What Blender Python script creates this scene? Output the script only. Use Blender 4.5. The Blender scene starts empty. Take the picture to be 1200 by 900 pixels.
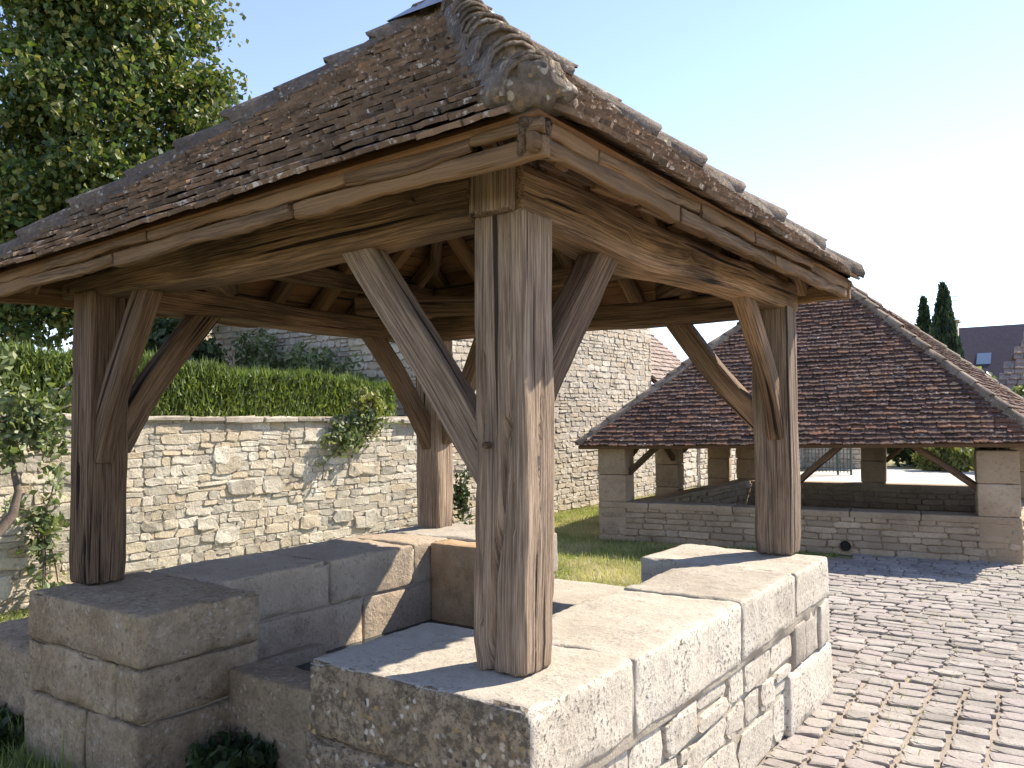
import bpy, math, random
import numpy as np
from mathutils import Vector, Matrix, noise

random.seed(7)
RNG = np.random.default_rng(7)
SC = bpy.context.scene
COL = SC.collection

# ------------------------------------------------------------------ camera
CAMP = np.array([1.2874, -1.8721, 1.6])
YAW, PITCH, ROLL, FPX = -0.6209, 0.0441, -0.008, 955.2
fw = np.array([math.sin(YAW) * math.cos(PITCH), math.cos(YAW) * math.cos(PITCH), math.sin(PITCH)])
rt = np.array([math.cos(YAW), -math.sin(YAW), 0.0])
up = np.cross(rt, fw)
cr, sr = math.cos(ROLL), math.sin(ROLL)
rt, up = cr * rt + sr * up, -sr * rt + cr * up
cam_data = bpy.data.cameras.new('camera')
cam = bpy.data.objects.new('camera', cam_data)
COL.objects.link(cam)
cam_data.sensor_width = 36.0
cam_data.lens = FPX * 36.0 / 1200.0
cam_data.clip_start = 0.05
cam_data.clip_end = 3000
cam.matrix_world = Matrix(((rt[0], up[0], -fw[0], CAMP[0]), (rt[1], up[1], -fw[1], CAMP[1]),
                           (rt[2], up[2], -fw[2], CAMP[2]), (0, 0, 0, 1)))
SC.camera = cam

# ------------------------------------------------------------------ sky and sun
SUN = Vector((0.53, 1.0, 1.09)).normalized()
elev = math.asin(SUN.z)
azim = math.atan2(SUN.x, SUN.y)
world = bpy.data.worlds.new('World')
SC.world = world
world.use_nodes = True
wt = world.node_tree
bg = wt.nodes['Background']
sky = wt.nodes.new('ShaderNodeTexSky')
sky.sky_type = 'NISHITA'
sky.sun_disc = False
sky.sun_elevation = elev
sky.sun_rotation = azim
sky.altitude = 300
sky.air_density = 0.8
sky.dust_density = 0.0
sky.ozone_density = 2.0
hs = wt.nodes.new('ShaderNodeHueSaturation')
hs.inputs['Saturation'].default_value = 0.92
wt.links.new(sky.outputs[0], hs.inputs['Color'])
tintn = wt.nodes.new('ShaderNodeMix'); tintn.data_type = 'RGBA'; tintn.blend_type = 'MULTIPLY'
tintn.inputs[0].default_value = 1.0
tintn.inputs[7].default_value = (1.04, 0.955, 0.98, 1)
wt.links.new(hs.outputs[0], tintn.inputs[6])
wt.links.new(tintn.outputs[2], bg.inputs[0])
bg.inputs[1].default_value = 0.15
sun_data = bpy.data.lights.new('sun', 'SUN')
sun_data.energy = 4.4
sun_data.angle = math.radians(0.5)
sun_data.color = (1.0, 0.92, 0.79)
sun = bpy.data.objects.new('sun', sun_data)
COL.objects.link(sun)
sun.location = (5, 10, 12)
sun.rotation_euler = SUN.to_track_quat('Z', 'Y').to_euler()
SC.view_settings.view_transform = 'Standard'
SC.view_settings.look = 'None'
SC.view_settings.exposure = 1.35
SC.view_settings.gamma = 1.0

# ------------------------------------------------------------------ materials
def new_mat(name):
    m = bpy.data.materials.new(name)
    m.use_nodes = True
    nt = m.node_tree
    b = nt.nodes['Principled BSDF']
    b.inputs['Specular IOR Level'].default_value = 0.25
    return m, nt, b

def N(nt, typ, **kw):
    n = nt.nodes.new(typ)
    for k, v in kw.items():
        if k in ('op',):
            n.operation = v
        elif k == 'blend':
            n.blend_type = v
        else:
            n.inputs[k].default_value = v
    return n

def ramp(nt, src, stops, interp='LINEAR'):
    r = nt.nodes.new('ShaderNodeValToRGB')
    r.color_ramp.interpolation = interp
    els = r.color_ramp.elements
    while len(els) < len(stops):
        els.new(0.5)
    for e, (p, c) in zip(els, stops):
        e.position = p
        e.color = (c, c, c, 1) if isinstance(c, (int, float)) else (c[0], c[1], c[2], 1)
    nt.links.new(src, r.inputs[0])
    return r.outputs[0]

def mixc(nt, fac, a, b, blend='MIX'):
    m = nt.nodes.new('ShaderNodeMix')
    m.data_type = 'RGBA'
    m.blend_type = blend
    for sock, v in ((m.inputs[0], fac), (m.inputs[6], a), (m.inputs[7], b)):
        if isinstance(v, bpy.types.NodeSocket):
            nt.links.new(v, sock)
        elif isinstance(v, (int, float)):
            sock.default_value = v
        else:
            sock.default_value = (v[0], v[1], v[2], 1)
    return m.outputs[2]

def math_(nt, op, a, b=0.0):
    m = nt.nodes.new('ShaderNodeMath')
    m.operation = op
    for i, v in enumerate((a, b)):
        if isinstance(v, bpy.types.NodeSocket):
            nt.links.new(v, m.inputs[i])
        else:
            m.inputs[i].default_value = v
    return m.outputs[0]

def noise_tex(nt, vec, scale, detail=4, rough=0.6, dist=0.0):
    n = nt.nodes.new('ShaderNodeTexNoise')
    n.inputs['Scale'].default_value = scale
    n.inputs['Detail'].default_value = detail
    n.inputs['Roughness'].default_value = rough
    n.inputs['Distortion'].default_value = dist
    nt.links.new(vec, n.inputs['Vector'])
    return n.outputs[0]

def bump(nt, b, h, strength=0.5, dist=0.01, prev=None):
    n = nt.nodes.new('ShaderNodeBump')
    n.inputs['Strength'].default_value = strength
    n.inputs['Distance'].default_value = dist
    nt.links.new(h, n.inputs['Height'])
    if prev is not None:
        nt.links.new(prev, n.inputs['Normal'])
    nt.links.new(n.outputs[0], b.inputs['Normal'])
    return n.outputs[0]

def world_pos(nt):
    return nt.nodes.new('ShaderNodeNewGeometry').outputs['Position']

def rnd_val(nt):
    oi = nt.nodes.new('ShaderNodeObjectInfo')
    at = nt.nodes.new('ShaderNodeAttribute')
    at.attribute_name = 'rnd'
    return math_(nt, 'FRACT', math_(nt, 'ADD', oi.outputs['Random'], at.outputs['Fac']))

def stone_mat(name, base, pale, dark, speck=0.35, speck_scale=90, lichen=0.0, vary=0.25, bstr=0.6, tint=None, blotch=2.2, stain=0.35):
    m, nt, b = new_mat(name)
    P = world_pos(nt)
    big = noise_tex(nt, P, blotch, 5, 0.6)
    mid = noise_tex(nt, P, 14, 6, 0.7)
    fine = noise_tex(nt, P, speck_scale, 4, 0.75)
    c = ramp(nt, big, [(0.3, dark), (0.5, base), (0.7, pale)])
    c = mixc(nt, 0.35, c, ramp(nt, mid, [(0.3, dark), (0.55, base), (0.75, pale)]))
    rv = rnd_val(nt)
    c = mixc(nt, 1.0, c, ramp(nt, rv, [(0, 1 - vary), (1, 1 + vary * 0.6)]), 'MULTIPLY')
    if tint:
        c = mixc(nt, ramp(nt, math_(nt, 'FRACT', math_(nt, 'MULTIPLY', rv, 7.3)), [(0.45, 0.0), (1, 0.8)]), c, tint)
    c = mixc(nt, ramp(nt, noise_tex(nt, P, 3.3, 6, 0.75), [(0.57, 0.0), (0.68, stain)]), c, [x * 0.42 for x in base])
    # dark pitting
    dk = [x * 0.22 for x in base]
    speck = math_(nt, 'MULTIPLY', ramp(nt, noise_tex(nt, P, 4.5, 3), [(0.38, 0.25), (0.6, 1.0)]), speck)
    c = mixc(nt, math_(nt, 'MULTIPLY', ramp(nt, fine, [(0.54, 0.0), (0.60, 1.0)]), speck), c, dk)
    if lichen > 0:
        v = nt.nodes.new('ShaderNodeTexVoronoi')
        v.inputs['Scale'].default_value = 34
        v.inputs['Randomness'].default_value = 1
        dn = nt.nodes.new('ShaderNodeVectorMath'); dn.operation = 'ADD'
        nn = nt.nodes.new('ShaderNodeTexNoise'); nn.inputs['Scale'].default_value = 25
        nt.links.new(P, nn.inputs['Vector'])
        sc_ = nt.nodes.new('ShaderNodeVectorMath'); sc_.operation = 'SCALE'; sc_.inputs['Scale'].default_value = 0.035
        nt.links.new(nn.outputs['Color'], sc_.inputs[0])
        nt.links.new(P, dn.inputs[0]); nt.links.new(sc_.outputs[0], dn.inputs[1])
        nt.links.new(dn.outputs[0], v.inputs['Vector'])
        spots = ramp(nt, v.outputs['Distance'], [(0.26, 1.0), (0.38, 0.0)])
        sel = ramp(nt, noise_tex(nt, P, 7, 2), [(0.44, 0.0), (0.56, 1.0)])
        fac = math_(nt, 'MULTIPLY', math_(nt, 'MULTIPLY', spots, sel), lichen)
        sp = nt.nodes.new('ShaderNodeSeparateColor')
        nt.links.new(v.outputs['Color'], sp.inputs[0])
        dkp = ramp(nt, noise_tex(nt, P, 19, 7, 0.8), [(0.46, 0.0), (0.56, lichen * 0.85)])
        c = mixc(nt, dkp, c, [x * 0.32 for x in base])
        c = mixc(nt, fac, c, ramp(nt, sp.outputs[0], [(0.3, (0.5, 0.46, 0.38)), (0.62, (0.42, 0.27, 0.1)), (0.8, (0.05, 0.045, 0.04))]))
    nt.links.new(c, b.inputs['Base Color'])
    b.inputs['Roughness'].default_value = 0.92
    h = math_(nt, 'ADD', math_(nt, 'MULTIPLY', mid, 1.0), math_(nt, 'MULTIPLY', fine, 0.45))
    bump(nt, b, h, bstr, 0.02)
    return m

def wood_mat(name, base, pale, dark, warm=None, bstr=0.7, bounce_patch=0.0, along=1.0, split=1.0):
    m, nt, b = new_mat(name)
    base, pale, dark = [(c_[0] * 1.10, c_[1] * 0.99, c_[2] * 0.87) for c_ in (base, pale, dark)]
    at = nt.nodes.new('ShaderNodeAttribute')
    at.attribute_name = 'gc'
    def mp(s):
        n = nt.nodes.new('ShaderNodeMapping')
        n.inputs['Scale'].default_value = s
        nt.links.new(at.outputs['Vector'], n.inputs['Vector'])
        return n.outputs[0]
    g1 = noise_tex(nt, mp((1.1 * along, 26, 26)), 1.0, 5, 0.65, 0.4)
    g2 = noise_tex(nt, mp((3.5 * along, 150, 150)), 1.0, 4, 0.7)
    g3 = noise_tex(nt, mp((1.7, 5, 5)), 1.0, 4, 0.6)
    c = ramp(nt, g1, [(0.36, dark), (0.49, base), (0.64, pale)])
    c = mixc(nt, 0.6, c, ramp(nt, g2, [(0.40, [x * 0.8 for x in dark]), (0.5, base), (0.60, [x * 1.15 for x in pale])]))
    c = mixc(nt, 1.0, c, ramp(nt, g3, [(0.25, 0.62), (0.55, 1.0), (0.8, 1.2)]), 'MULTIPLY')
    if warm:
        c = mixc(nt, ramp(nt, noise_tex(nt, mp((1.3, 7, 7)), 1.0, 3, 0.5), [(0.42, 0.0), (0.62, 0.75)]), c, warm)
    if bounce_patch:
        c = mixc(nt, ramp(nt, noise_tex(nt, mp((1.6, 2.5, 2.5)), 1.0, 1, 0.4), [(0.5, 0.0), (0.6, bounce_patch)]), c, mixc(nt, 1.0, c, (1.9, 1.85, 1.8), 'MULTIPLY'))  # soft bright patches painted in as reflected sunlight
    rv = rnd_val(nt)
    c = mixc(nt, 1.0, c, ramp(nt, rv, [(0, 0.78), (1, 1.15)]), 'MULTIPLY')
    crack = ramp(nt, noise_tex(nt, mp((0.9 * along, 40, 40)), 1.0, 3, 0.5, 0.2), [(0.335, split), (0.375, 0.0)])
    c = mixc(nt, crack, c, [x * 0.3 for x in dark])
    nt.links.new(c, b.inputs['Base Color'])
    b.inputs['Roughness'].default_value = 0.85
    h = math_(nt, 'ADD', math_(nt, 'MULTIPLY', g1, 0.9), math_(nt, 'MULTIPLY', g2, 1.0))
    h = math_(nt, 'SUBTRACT', h, math_(nt, 'MULTIPLY', crack, 0.9))
    bump(nt, b, h, bstr, 0.012)
    return m

def tile_mat(name, base, dark, orange, pale, palefac=0.5, vary=0.4):
    m, nt, b = new_mat(name)
    P = world_pos(nt)
    rv = rnd_val(nt)
    c = ramp(nt, rv, [(0.0, dark), (0.45, base), (0.8, base), (1.0, orange)])
    n1 = noise_tex(nt, P, 9, 5, 0.7)
    c = mixc(nt, 1.0, c, ramp(nt, n1, [(0.25, 1 - vary), (0.7, 1 + vary)]), 'MULTIPLY')
    big = noise_tex(nt, P, 2.1, 3, 0.6)
    spot = ramp(nt, noise_tex(nt, P, 26, 4, 0.7), [(0.56, 0.0), (0.66, 1.0)])
    sel = ramp(nt, big, [(0.42, 0.25), (0.62, 1.0)])
    r2 = ramp(nt, math_(nt, 'FRACT', math_(nt, 'MULTIPLY', rv, 11.7)), [(0.4, 0.2), (0.85, 1.0)])
    fac = math_(nt, 'MULTIPLY', math_(nt, 'MULTIPLY', spot, sel), math_(nt, 'MULTIPLY', r2, palefac))
    c = mixc(nt, fac, c, pale)
    c = mixc(nt, ramp(nt, noise_tex(nt, P, 5, 5, 0.7), [(0.55, 0.0), (0.7, 0.6)]), c, (0.05, 0.042, 0.034))
    nt.links.new(c, b.inputs['Base Color'])
    b.inputs['Roughness'].default_value = 0.9
    bump(nt, b, math_(nt, 'ADD', noise_tex(nt, P, 45, 5, 0.7), n1), 0.6, 0.012)
    return m

def leaf_mat(name, cols, trans=0.35, scale=1.2):
    m, nt, b = new_mat(name)
    P = world_pos(nt)
    at = nt.nodes.new('ShaderNodeAttribute'); at.attribute_name = 'rnd'
    k = len(cols)
    c = ramp(nt, at.outputs['Fac'], [(i / (k - 1), cols[i]) for i in range(k)])
    c = mixc(nt, 1.0, c, ramp(nt, noise_tex(nt, P, scale, 3), [(0.3, 0.75), (0.7, 1.25)]), 'MULTIPLY')
    nt.links.new(c, b.inputs['Base Color'])
    b.inputs['Roughness'].default_value = 0.5
    b.inputs['Specular IOR Level'].default_value = 0.35
    out = [n for n in nt.nodes if n.type == 'OUTPUT_MATERIAL'][0]
    tr = nt.nodes.new('ShaderNodeBsdfTranslucent')
    tc = mixc(nt, 1.0, c, (1.3, 1.4, 0.6), 'MULTIPLY')
    nt.links.new(tc, tr.inputs[0])
    mx = nt.nodes.new('ShaderNodeMixShader')
    mx.inputs[0].default_value = trans
    nt.links.new(b.outputs[0], mx.inputs[1]); nt.links.new(tr.outputs[0], mx.inputs[2])
    nt.links.new(mx.outputs[0], out.inputs[0])
    return m

def plain_mat(name, col, rough=0.6, metal=0.0, nscale=12, vary=0.25, bstr=0.3):
    m, nt, b = new_mat(name)
    P = world_pos(nt)
    n1 = noise_tex(nt, P, nscale, 5, 0.65)
    c = mixc(nt, 1.0, col, ramp(nt, n1, [(0.3, 1 - vary), (0.7, 1 + vary)]), 'MULTIPLY')
    nt.links.new(c, b.inputs['Base Color'])
    b.inputs['Roughness'].default_value = rough
    b.inputs['Metallic'].default_value = metal
    bump(nt, b, n1, bstr, 0.01)
    return m

M = {}
M['leftwall'] = stone_mat('creamy_limestone', (0.41, 0.32, 0.23), (0.49, 0.40, 0.295), (0.29, 0.215, 0.145), speck=0.5, speck_scale=50, vary=0.08, bstr=0.9, stain=0.5)
M['capstone'] = stone_mat('pale_limestone', (0.40, 0.35, 0.28), (0.49, 0.44, 0.365), (0.29, 0.24, 0.185), speck=0.5, speck_scale=62, vary=0.10)
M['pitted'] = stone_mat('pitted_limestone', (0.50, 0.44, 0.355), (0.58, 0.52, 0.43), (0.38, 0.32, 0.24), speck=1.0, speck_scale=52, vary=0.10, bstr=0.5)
M['lichen'] = stone_mat('lichened_shaded_limestone', (0.28, 0.215, 0.145), (0.37, 0.30, 0.21), (0.17, 0.125, 0.08), speck=0.85, speck_scale=62, lichen=1.0, vary=0.10, bstr=1.0, blotch=5)  # lichen over a base colour darkened to carry the front faces' shade
M['block'] = stone_mat('brown_limestone', (0.40, 0.295, 0.185), (0.49, 0.38, 0.255), (0.26, 0.18, 0.105), speck=0.5, speck_scale=55, lichen=0.45, vary=0.2, bstr=1.0, blotch=3.4)
M['warm'] = stone_mat('warm_limestone', (0.40, 0.265, 0.15), (0.48, 0.35, 0.22), (0.25, 0.155, 0.08), speck=0.4, vary=0.1, stain=0.6, blotch=4)
M['mortar'] = stone_mat('lime_mortar', (0.40, 0.34, 0.26), (0.47, 0.41, 0.32), (0.32, 0.27, 0.2), speck=0.2, vary=0.02)
M['rubble'] = stone_mat('rubble_stone', (0.53, 0.47, 0.37), (0.63, 0.58, 0.48), (0.38, 0.31, 0.22), speck=0.5, speck_scale=45, vary=0.3, bstr=0.9, tint=(0.47, 0.37, 0.24), stain=0.75)
M['rubblejoint'] = stone_mat('rubble_joint', (0.44, 0.38, 0.29), (0.53, 0.47, 0.38), (0.22, 0.17, 0.12), speck=0.4, vary=0.02, blotch=1.3)
M['coping'] = stone_mat('grey_coping', (0.36, 0.31, 0.245), (0.46, 0.41, 0.33), (0.24, 0.20, 0.15), speck=0.5, vary=0.3, stain=0.7)
M['bigrubble'] = stone_mat('building_rubble', (0.50, 0.44, 0.35), (0.6, 0.54, 0.44), (0.36, 0.30, 0.22), speck=0.35, speck_scale=30, vary=0.2, bstr=0.7, tint=(0.44, 0.35, 0.24))
M['wash'] = stone_mat('washhouse_stone', (0.39, 0.295, 0.20), (0.48, 0.38, 0.27), (0.24, 0.175, 0.115), speck=0.35, speck_scale=30, vary=0.22, bstr=0.7, tint=(0.30, 0.22, 0.14))
M['cobble'] = stone_mat('cobble_stone', (0.31, 0.275, 0.235), (0.40, 0.36, 0.315), (0.225, 0.195, 0.165), speck=0.4, speck_scale=45, vary=0.20, bstr=0.5, tint=(0.32, 0.27, 0.245))
M['sand'] = stone_mat('sandy_joint', (0.31, 0.255, 0.20), (0.37, 0.31, 0.245), (0.20, 0.155, 0.115), speck=0.3, speck_scale=60, vary=0.02)
M['post'] = wood_mat('weathered_oak_grey', (0.235, 0.185, 0.145), (0.36, 0.295, 0.235), (0.11, 0.08, 0.06), bstr=0.9)
M['beam'] = wood_mat('weathered_oak_brown', (0.125, 0.087, 0.058), (0.20, 0.145, 0.10), (0.045, 0.030, 0.020), bounce_patch=0.8)  # pale patches in the colour stand in for sun reflected onto the beams
M['brown'] = wood_mat('dark_oak_brown', (0.118, 0.082, 0.056), (0.185, 0.135, 0.095), (0.045, 0.029, 0.019))
M['fascia'] = wood_mat('golden_oak_board', (0.145, 0.098, 0.06), (0.25, 0.18, 0.115), (0.055, 0.036, 0.023), warm=(0.23, 0.135, 0.065), split=0.3)
M['deck'] = wood_mat('roof_boarding', (0.13, 0.08, 0.045), (0.21, 0.13, 0.075), (0.055, 0.033, 0.02), warm=(0.2, 0.10, 0.045))
M['tile'] = tile_mat('old_clay_tile', (0.175, 0.115, 0.073), (0.10, 0.068, 0.045), (0.25, 0.145, 0.08), (0.55, 0.50, 0.46), 1.7)
M['hip'] = stone_mat('hip_tile_clay', (0.19, 0.145, 0.11), (0.33, 0.28, 0.23), (0.09, 0.068, 0.052), speck=0.7, speck_scale=60, lichen=0.55, vary=0.25, bstr=0.8)
M['tile2'] = tile_mat('dark_red_tile', (0.100, 0.055, 0.038), (0.06, 0.036, 0.028), (0.17, 0.08, 0.045), (0.46, 0.42, 0.40), 1.1, 0.4)
M['tile3'] = tile_mat('pink_brown_tile', (0.27, 0.205, 0.165), (0.19, 0.145, 0.12), (0.31, 0.22, 0.165), (0.5, 0.45, 0.4), 0.4, 0.3)
M['hip2'] = stone_mat('hip_tile_pale', (0.25, 0.19, 0.135), (0.36, 0.29, 0.22), (0.14, 0.10, 0.07), speck=0.3, speck_scale=30, lichen=0.3, vary=0.3)
M['lead'] = plain_mat('lead_sheet', (0.30, 0.31, 0.33), 0.45, 0.6)
M['iron'] = plain_mat('painted_iron', (0.06, 0.09, 0.085), 0.5, 0.3)
M['darkslate'] = tile_mat('dark_slate_tile', (0.055, 0.045, 0.06), (0.035, 0.03, 0.042), (0.08, 0.06, 0.06), (0.2, 0.18, 0.2), 0.3, 0.3)
M['void'] = plain_mat('black_drain_shade', (0.02, 0.018, 0.015), 0.95)  # flat black: painted shade of the drain's inside
M['glass'] = plain_mat('skylight_glass', (0.18, 0.24, 0.32), 0.1, 0.0, vary=0.05, bstr=0.02)
M['plaster'] = stone_mat('house_plaster', (0.42, 0.36, 0.28), (0.48, 0.42, 0.33), (0.34, 0.28, 0.2), speck=0.1, vary=0.05)
M['bark'] = stone_mat('grey_bark', (0.16, 0.12, 0.09), (0.25, 0.2, 0.15), (0.07, 0.05, 0.04), speck=0.3, vary=0.1)
M['gravel'] = stone_mat('pale_gravel', (0.47, 0.43, 0.37), (0.53, 0.49, 0.43), (0.4, 0.36, 0.3), speck=0.15, speck_scale=20, vary=0.02)
M['treeleaf'] = leaf_mat('lime_leaf', [(0.022, 0.042, 0.012), (0.05, 0.085, 0.02), (0.10, 0.135, 0.03), (0.25, 0.22, 0.065)], 0.3, 0.9)
M['hedgeleaf'] = leaf_mat('hedge_frond', [(0.055, 0.085, 0.022), (0.11, 0.15, 0.036), (0.20, 0.235, 0.06)], 0.35, 5.0)
M['shrubleaf'] = leaf_mat('shrub_leaf', [(0.09, 0.125, 0.05), (0.15, 0.185, 0.075), (0.30, 0.31, 0.18)], 0.3, 3)
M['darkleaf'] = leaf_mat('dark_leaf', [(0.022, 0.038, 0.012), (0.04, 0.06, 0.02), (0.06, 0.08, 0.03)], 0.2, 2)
M['cypressleaf'] = leaf_mat('cypress_leaf', [(0.018, 0.035, 0.018), (0.03, 0.052, 0.024), (0.045, 0.07, 0.03)], 0.15, 1)
M['yellowleaf'] = leaf_mat('yellow_green_leaf', [(0.10, 0.12, 0.03), (0.17, 0.18, 0.05), (0.24, 0.23, 0.08)], 0.3, 3)
M['grassblade'] = leaf_mat('grass_blade', [(0.16, 0.20, 0.055), (0.25, 0.28, 0.09), (0.38, 0.36, 0.17), (0.48, 0.42, 0.26)], 0.3, 1.5)

def ground_mat():
    m, nt, b = new_mat('dry_grass_ground')
    P = world_pos(nt)
    a = noise_tex(nt, P, 1.1, 5, 0.65)
    f = noise_tex(nt, P, 38, 5, 0.7)
    c = ramp(nt, a, [(0.32, (0.17, 0.18, 0.06)), (0.5, (0.27, 0.24, 0.11)), (0.66, (0.38, 0.31, 0.19))])
    c = mixc(nt, 1.0, c, ramp(nt, f, [(0.3, 0.6), (0.7, 1.35)]), 'MULTIPLY')
    nt.links.new(c, b.inputs['Base Color'])
    b.inputs['Roughness'].default_value = 0.95
    bump(nt, b, f, 0.8, 0.03)
    return m
M['ground'] = ground_mat()

def water_mat():
    m, nt, b = new_mat('still_dark_water')
    P = world_pos(nt)
    b.inputs['Base Color'].default_value = (0.02, 0.03, 0.035, 1)
    b.inputs['Roughness'].default_value = 0.08
    b.inputs['Specular IOR Level'].default_value = 0.5
    bump(nt, b, noise_tex(nt, P, 9, 2), 0.1, 0.01)
    return m
M['water'] = water_mat()

# ------------------------------------------------------------------ object helpers
WL = {}   # world translation of each object (parents are never rotated or scaled)

def props(o, label=None, cat=None, group=None, kind=None):
    if label: o['label'] = label
    if cat: o['category'] = cat
    if group: o['group'] = group
    if kind: o['kind'] = kind
    return o

def thing(name, loc, label, cat, group=None):
    o = bpy.data.objects.new(name, None)
    COL.objects.link(o)
    o.empty_display_size = 0.2
    o.location = loc
    WL[o.name] = Vector(loc)
    return props(o, label, cat, group)

def place(o, parent, T):
    """T: world matrix of the mesh object"""
    COL.objects.link(o)
    if parent is not None:
        o.parent = parent
        o.matrix_basis = Matrix.Translation(-WL[parent.name]) @ T
    else:
        o.matrix_basis = T
    WL[o.name] = T.to_translation()
    return o

def mesh_from(name, V, F, mat, smooth=False, gc=None, rnd=None):
    me = bpy.data.meshes.new(name)
    V = np.asarray(V, dtype=np.float64)
    if isinstance(F, np.ndarray):
        nv, nf, k = len(V), len(F), F.shape[1]
        me.vertices.add(nv); me.vertices.foreach_set('co', V.ravel())
        me.loops.add(nf * k); me.loops.foreach_set('vertex_index', F.ravel().astype(np.int32))
        me.polygons.add(nf)
        me.polygons.foreach_set('loop_start', np.arange(0, nf * k, k, dtype=np.int32))
        me.polygons.foreach_set('loop_total', np.full(nf, k, dtype=np.int32))
        me.update(calc_edges=True)
    else:
        me.from_pydata(V.tolist(), [], F)
        me.update()
    me.polygons.foreach_set('use_smooth', np.full(len(me.polygons), bool(smooth)))
    if gc is not None:
        a = me.attributes.new('gc', 'FLOAT_VECTOR', 'POINT')
        a.data.foreach_set('vector', np.asarray(gc, dtype=np.float32).ravel())
    if rnd is not None:
        a = me.attributes.new('rnd', 'FLOAT', 'POINT')
        a.data.foreach_set('value', np.asarray(rnd, dtype=np.float32))
    me.materials.append(M[mat] if isinstance(mat, str) else mat)
    return me

def add(name, V, F, mat, parent=None, smooth=False, gc=None, rnd=None, origin=None):
    """world-space vertices -> one object whose origin sits at its base"""
    V = np.asarray(V, dtype=np.float64)
    if origin is None:
        mn, mx = V.min(0), V.max(0)
        origin = np.array([(mn[0] + mx[0]) / 2, (mn[1] + mx[1]) / 2, mn[2]])
    me = mesh_from(name, V - origin, F, mat, smooth, gc, rnd)
    o = bpy.data.objects.new(name, me)
    return place(o, parent, Matrix.Translation(Vector(origin)))

def lattice(lo, hi, res, r):
    """surface lattice of a box with extra lines near its edges"""
    axes = []
    for a in range(3):
        L = hi[a] - lo[a]
        rr = min(r, L * 0.3)
        n = max(1, int(round((L - 2 * rr) / res[a])))
        inner = list(np.linspace(lo[a] + rr, hi[a] - rr, n + 1))
        axes.append([lo[a], lo[a] + rr * 0.35] + inner + [hi[a] - rr * 0.35, hi[a]])
    nx, ny, nz = (len(a) for a in axes)
    idx = {}
    V = []
    def vid(i, j, k):
        t = (i, j, k)
        if t not in idx:
            idx[t] = len(V)
            V.append((axes[0][i], axes[1][j], axes[2][k]))
        return idx[t]
    F = []
    for k, flip in ((0, True), (nz - 1, False)):
        for i in range(nx - 1):
            for j in range(ny - 1):
                q = [vid(i, j, k), vid(i + 1, j, k), vid(i + 1, j + 1, k), vid(i, j + 1, k)]
                F.append(q[::-1] if flip else q)
    for j, flip in ((0, False), (ny - 1, True)):
        for i in range(nx - 1):
            for k in range(nz - 1):
                q = [vid(i, j, k), vid(i + 1, j, k), vid(i + 1, j, k + 1), vid(i, j, k + 1)]
                F.append(q[::-1] if flip else q)
    for i, flip in ((0, True), (nx - 1, False)):
        for j in range(ny - 1):
            for k in range(nz - 1):
                q = [vid(i, j, k), vid(i, j + 1, k), vid(i, j + 1, k + 1), vid(i, j, k + 1)]
                F.append(q[::-1] if flip else q)
    return np.array(V), F

def rounded(V, lo, hi, r):
    lo = np.asarray(lo, float); hi = np.asarray(hi, float)
    rr = np.minimum(r, (hi - lo) * 0.3)
    c = np.clip(V, lo + rr, hi - rr)
    d = V - c
    dn = d / rr
    l = np.linalg.norm(dn, axis=1)
    l[l == 0] = 1
    m = np.abs(dn).max(axis=1)
    m[m == 0] = 1
    # project the cube shell onto the sphere shell, then back to size
    return c + d / l[:, None] * m[:, None], d / np.maximum(np.linalg.norm(d, axis=1), 1e-9)[:, None]

def block(name, lo, hi, mat, parent, r=0.025, amp=0.006, res=0.05, low=0.008, seed=None, edit=None, smooth=True, kind=None):
    lo = np.array(lo, float); hi = np.array(hi, float)
    V, F = lattice(lo, hi, (res,) * 3, r)
    V, nrm = rounded(V, lo, hi, r)
    s = seed if seed is not None else random.random() * 50
    out = np.empty_like(V)
    for i, (p, n_) in enumerate(zip(V, nrm)):
        q = Vector(p)
        a = noise.fractal(q * 14 + Vector((s, s, 0)), 0.9, 2.0, 3) * amp
        b = noise.noise(q * 3.1 + Vector((0, s, s))) * low
        chip = noise.noise(q * 7 + Vector((s, 5, s)))
        edge = (np.abs(n_) > 0.25).sum() > 1
        c = -max(0, chip - 0.15) * 0.05 if edge else 0.0
        out[i] = p + n_ * (a + b + c)
    if edit:
        out = edit(out)
    o = add(name, out, F, mat, parent, smooth)
    if kind: o['kind'] = kind
    return o

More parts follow.
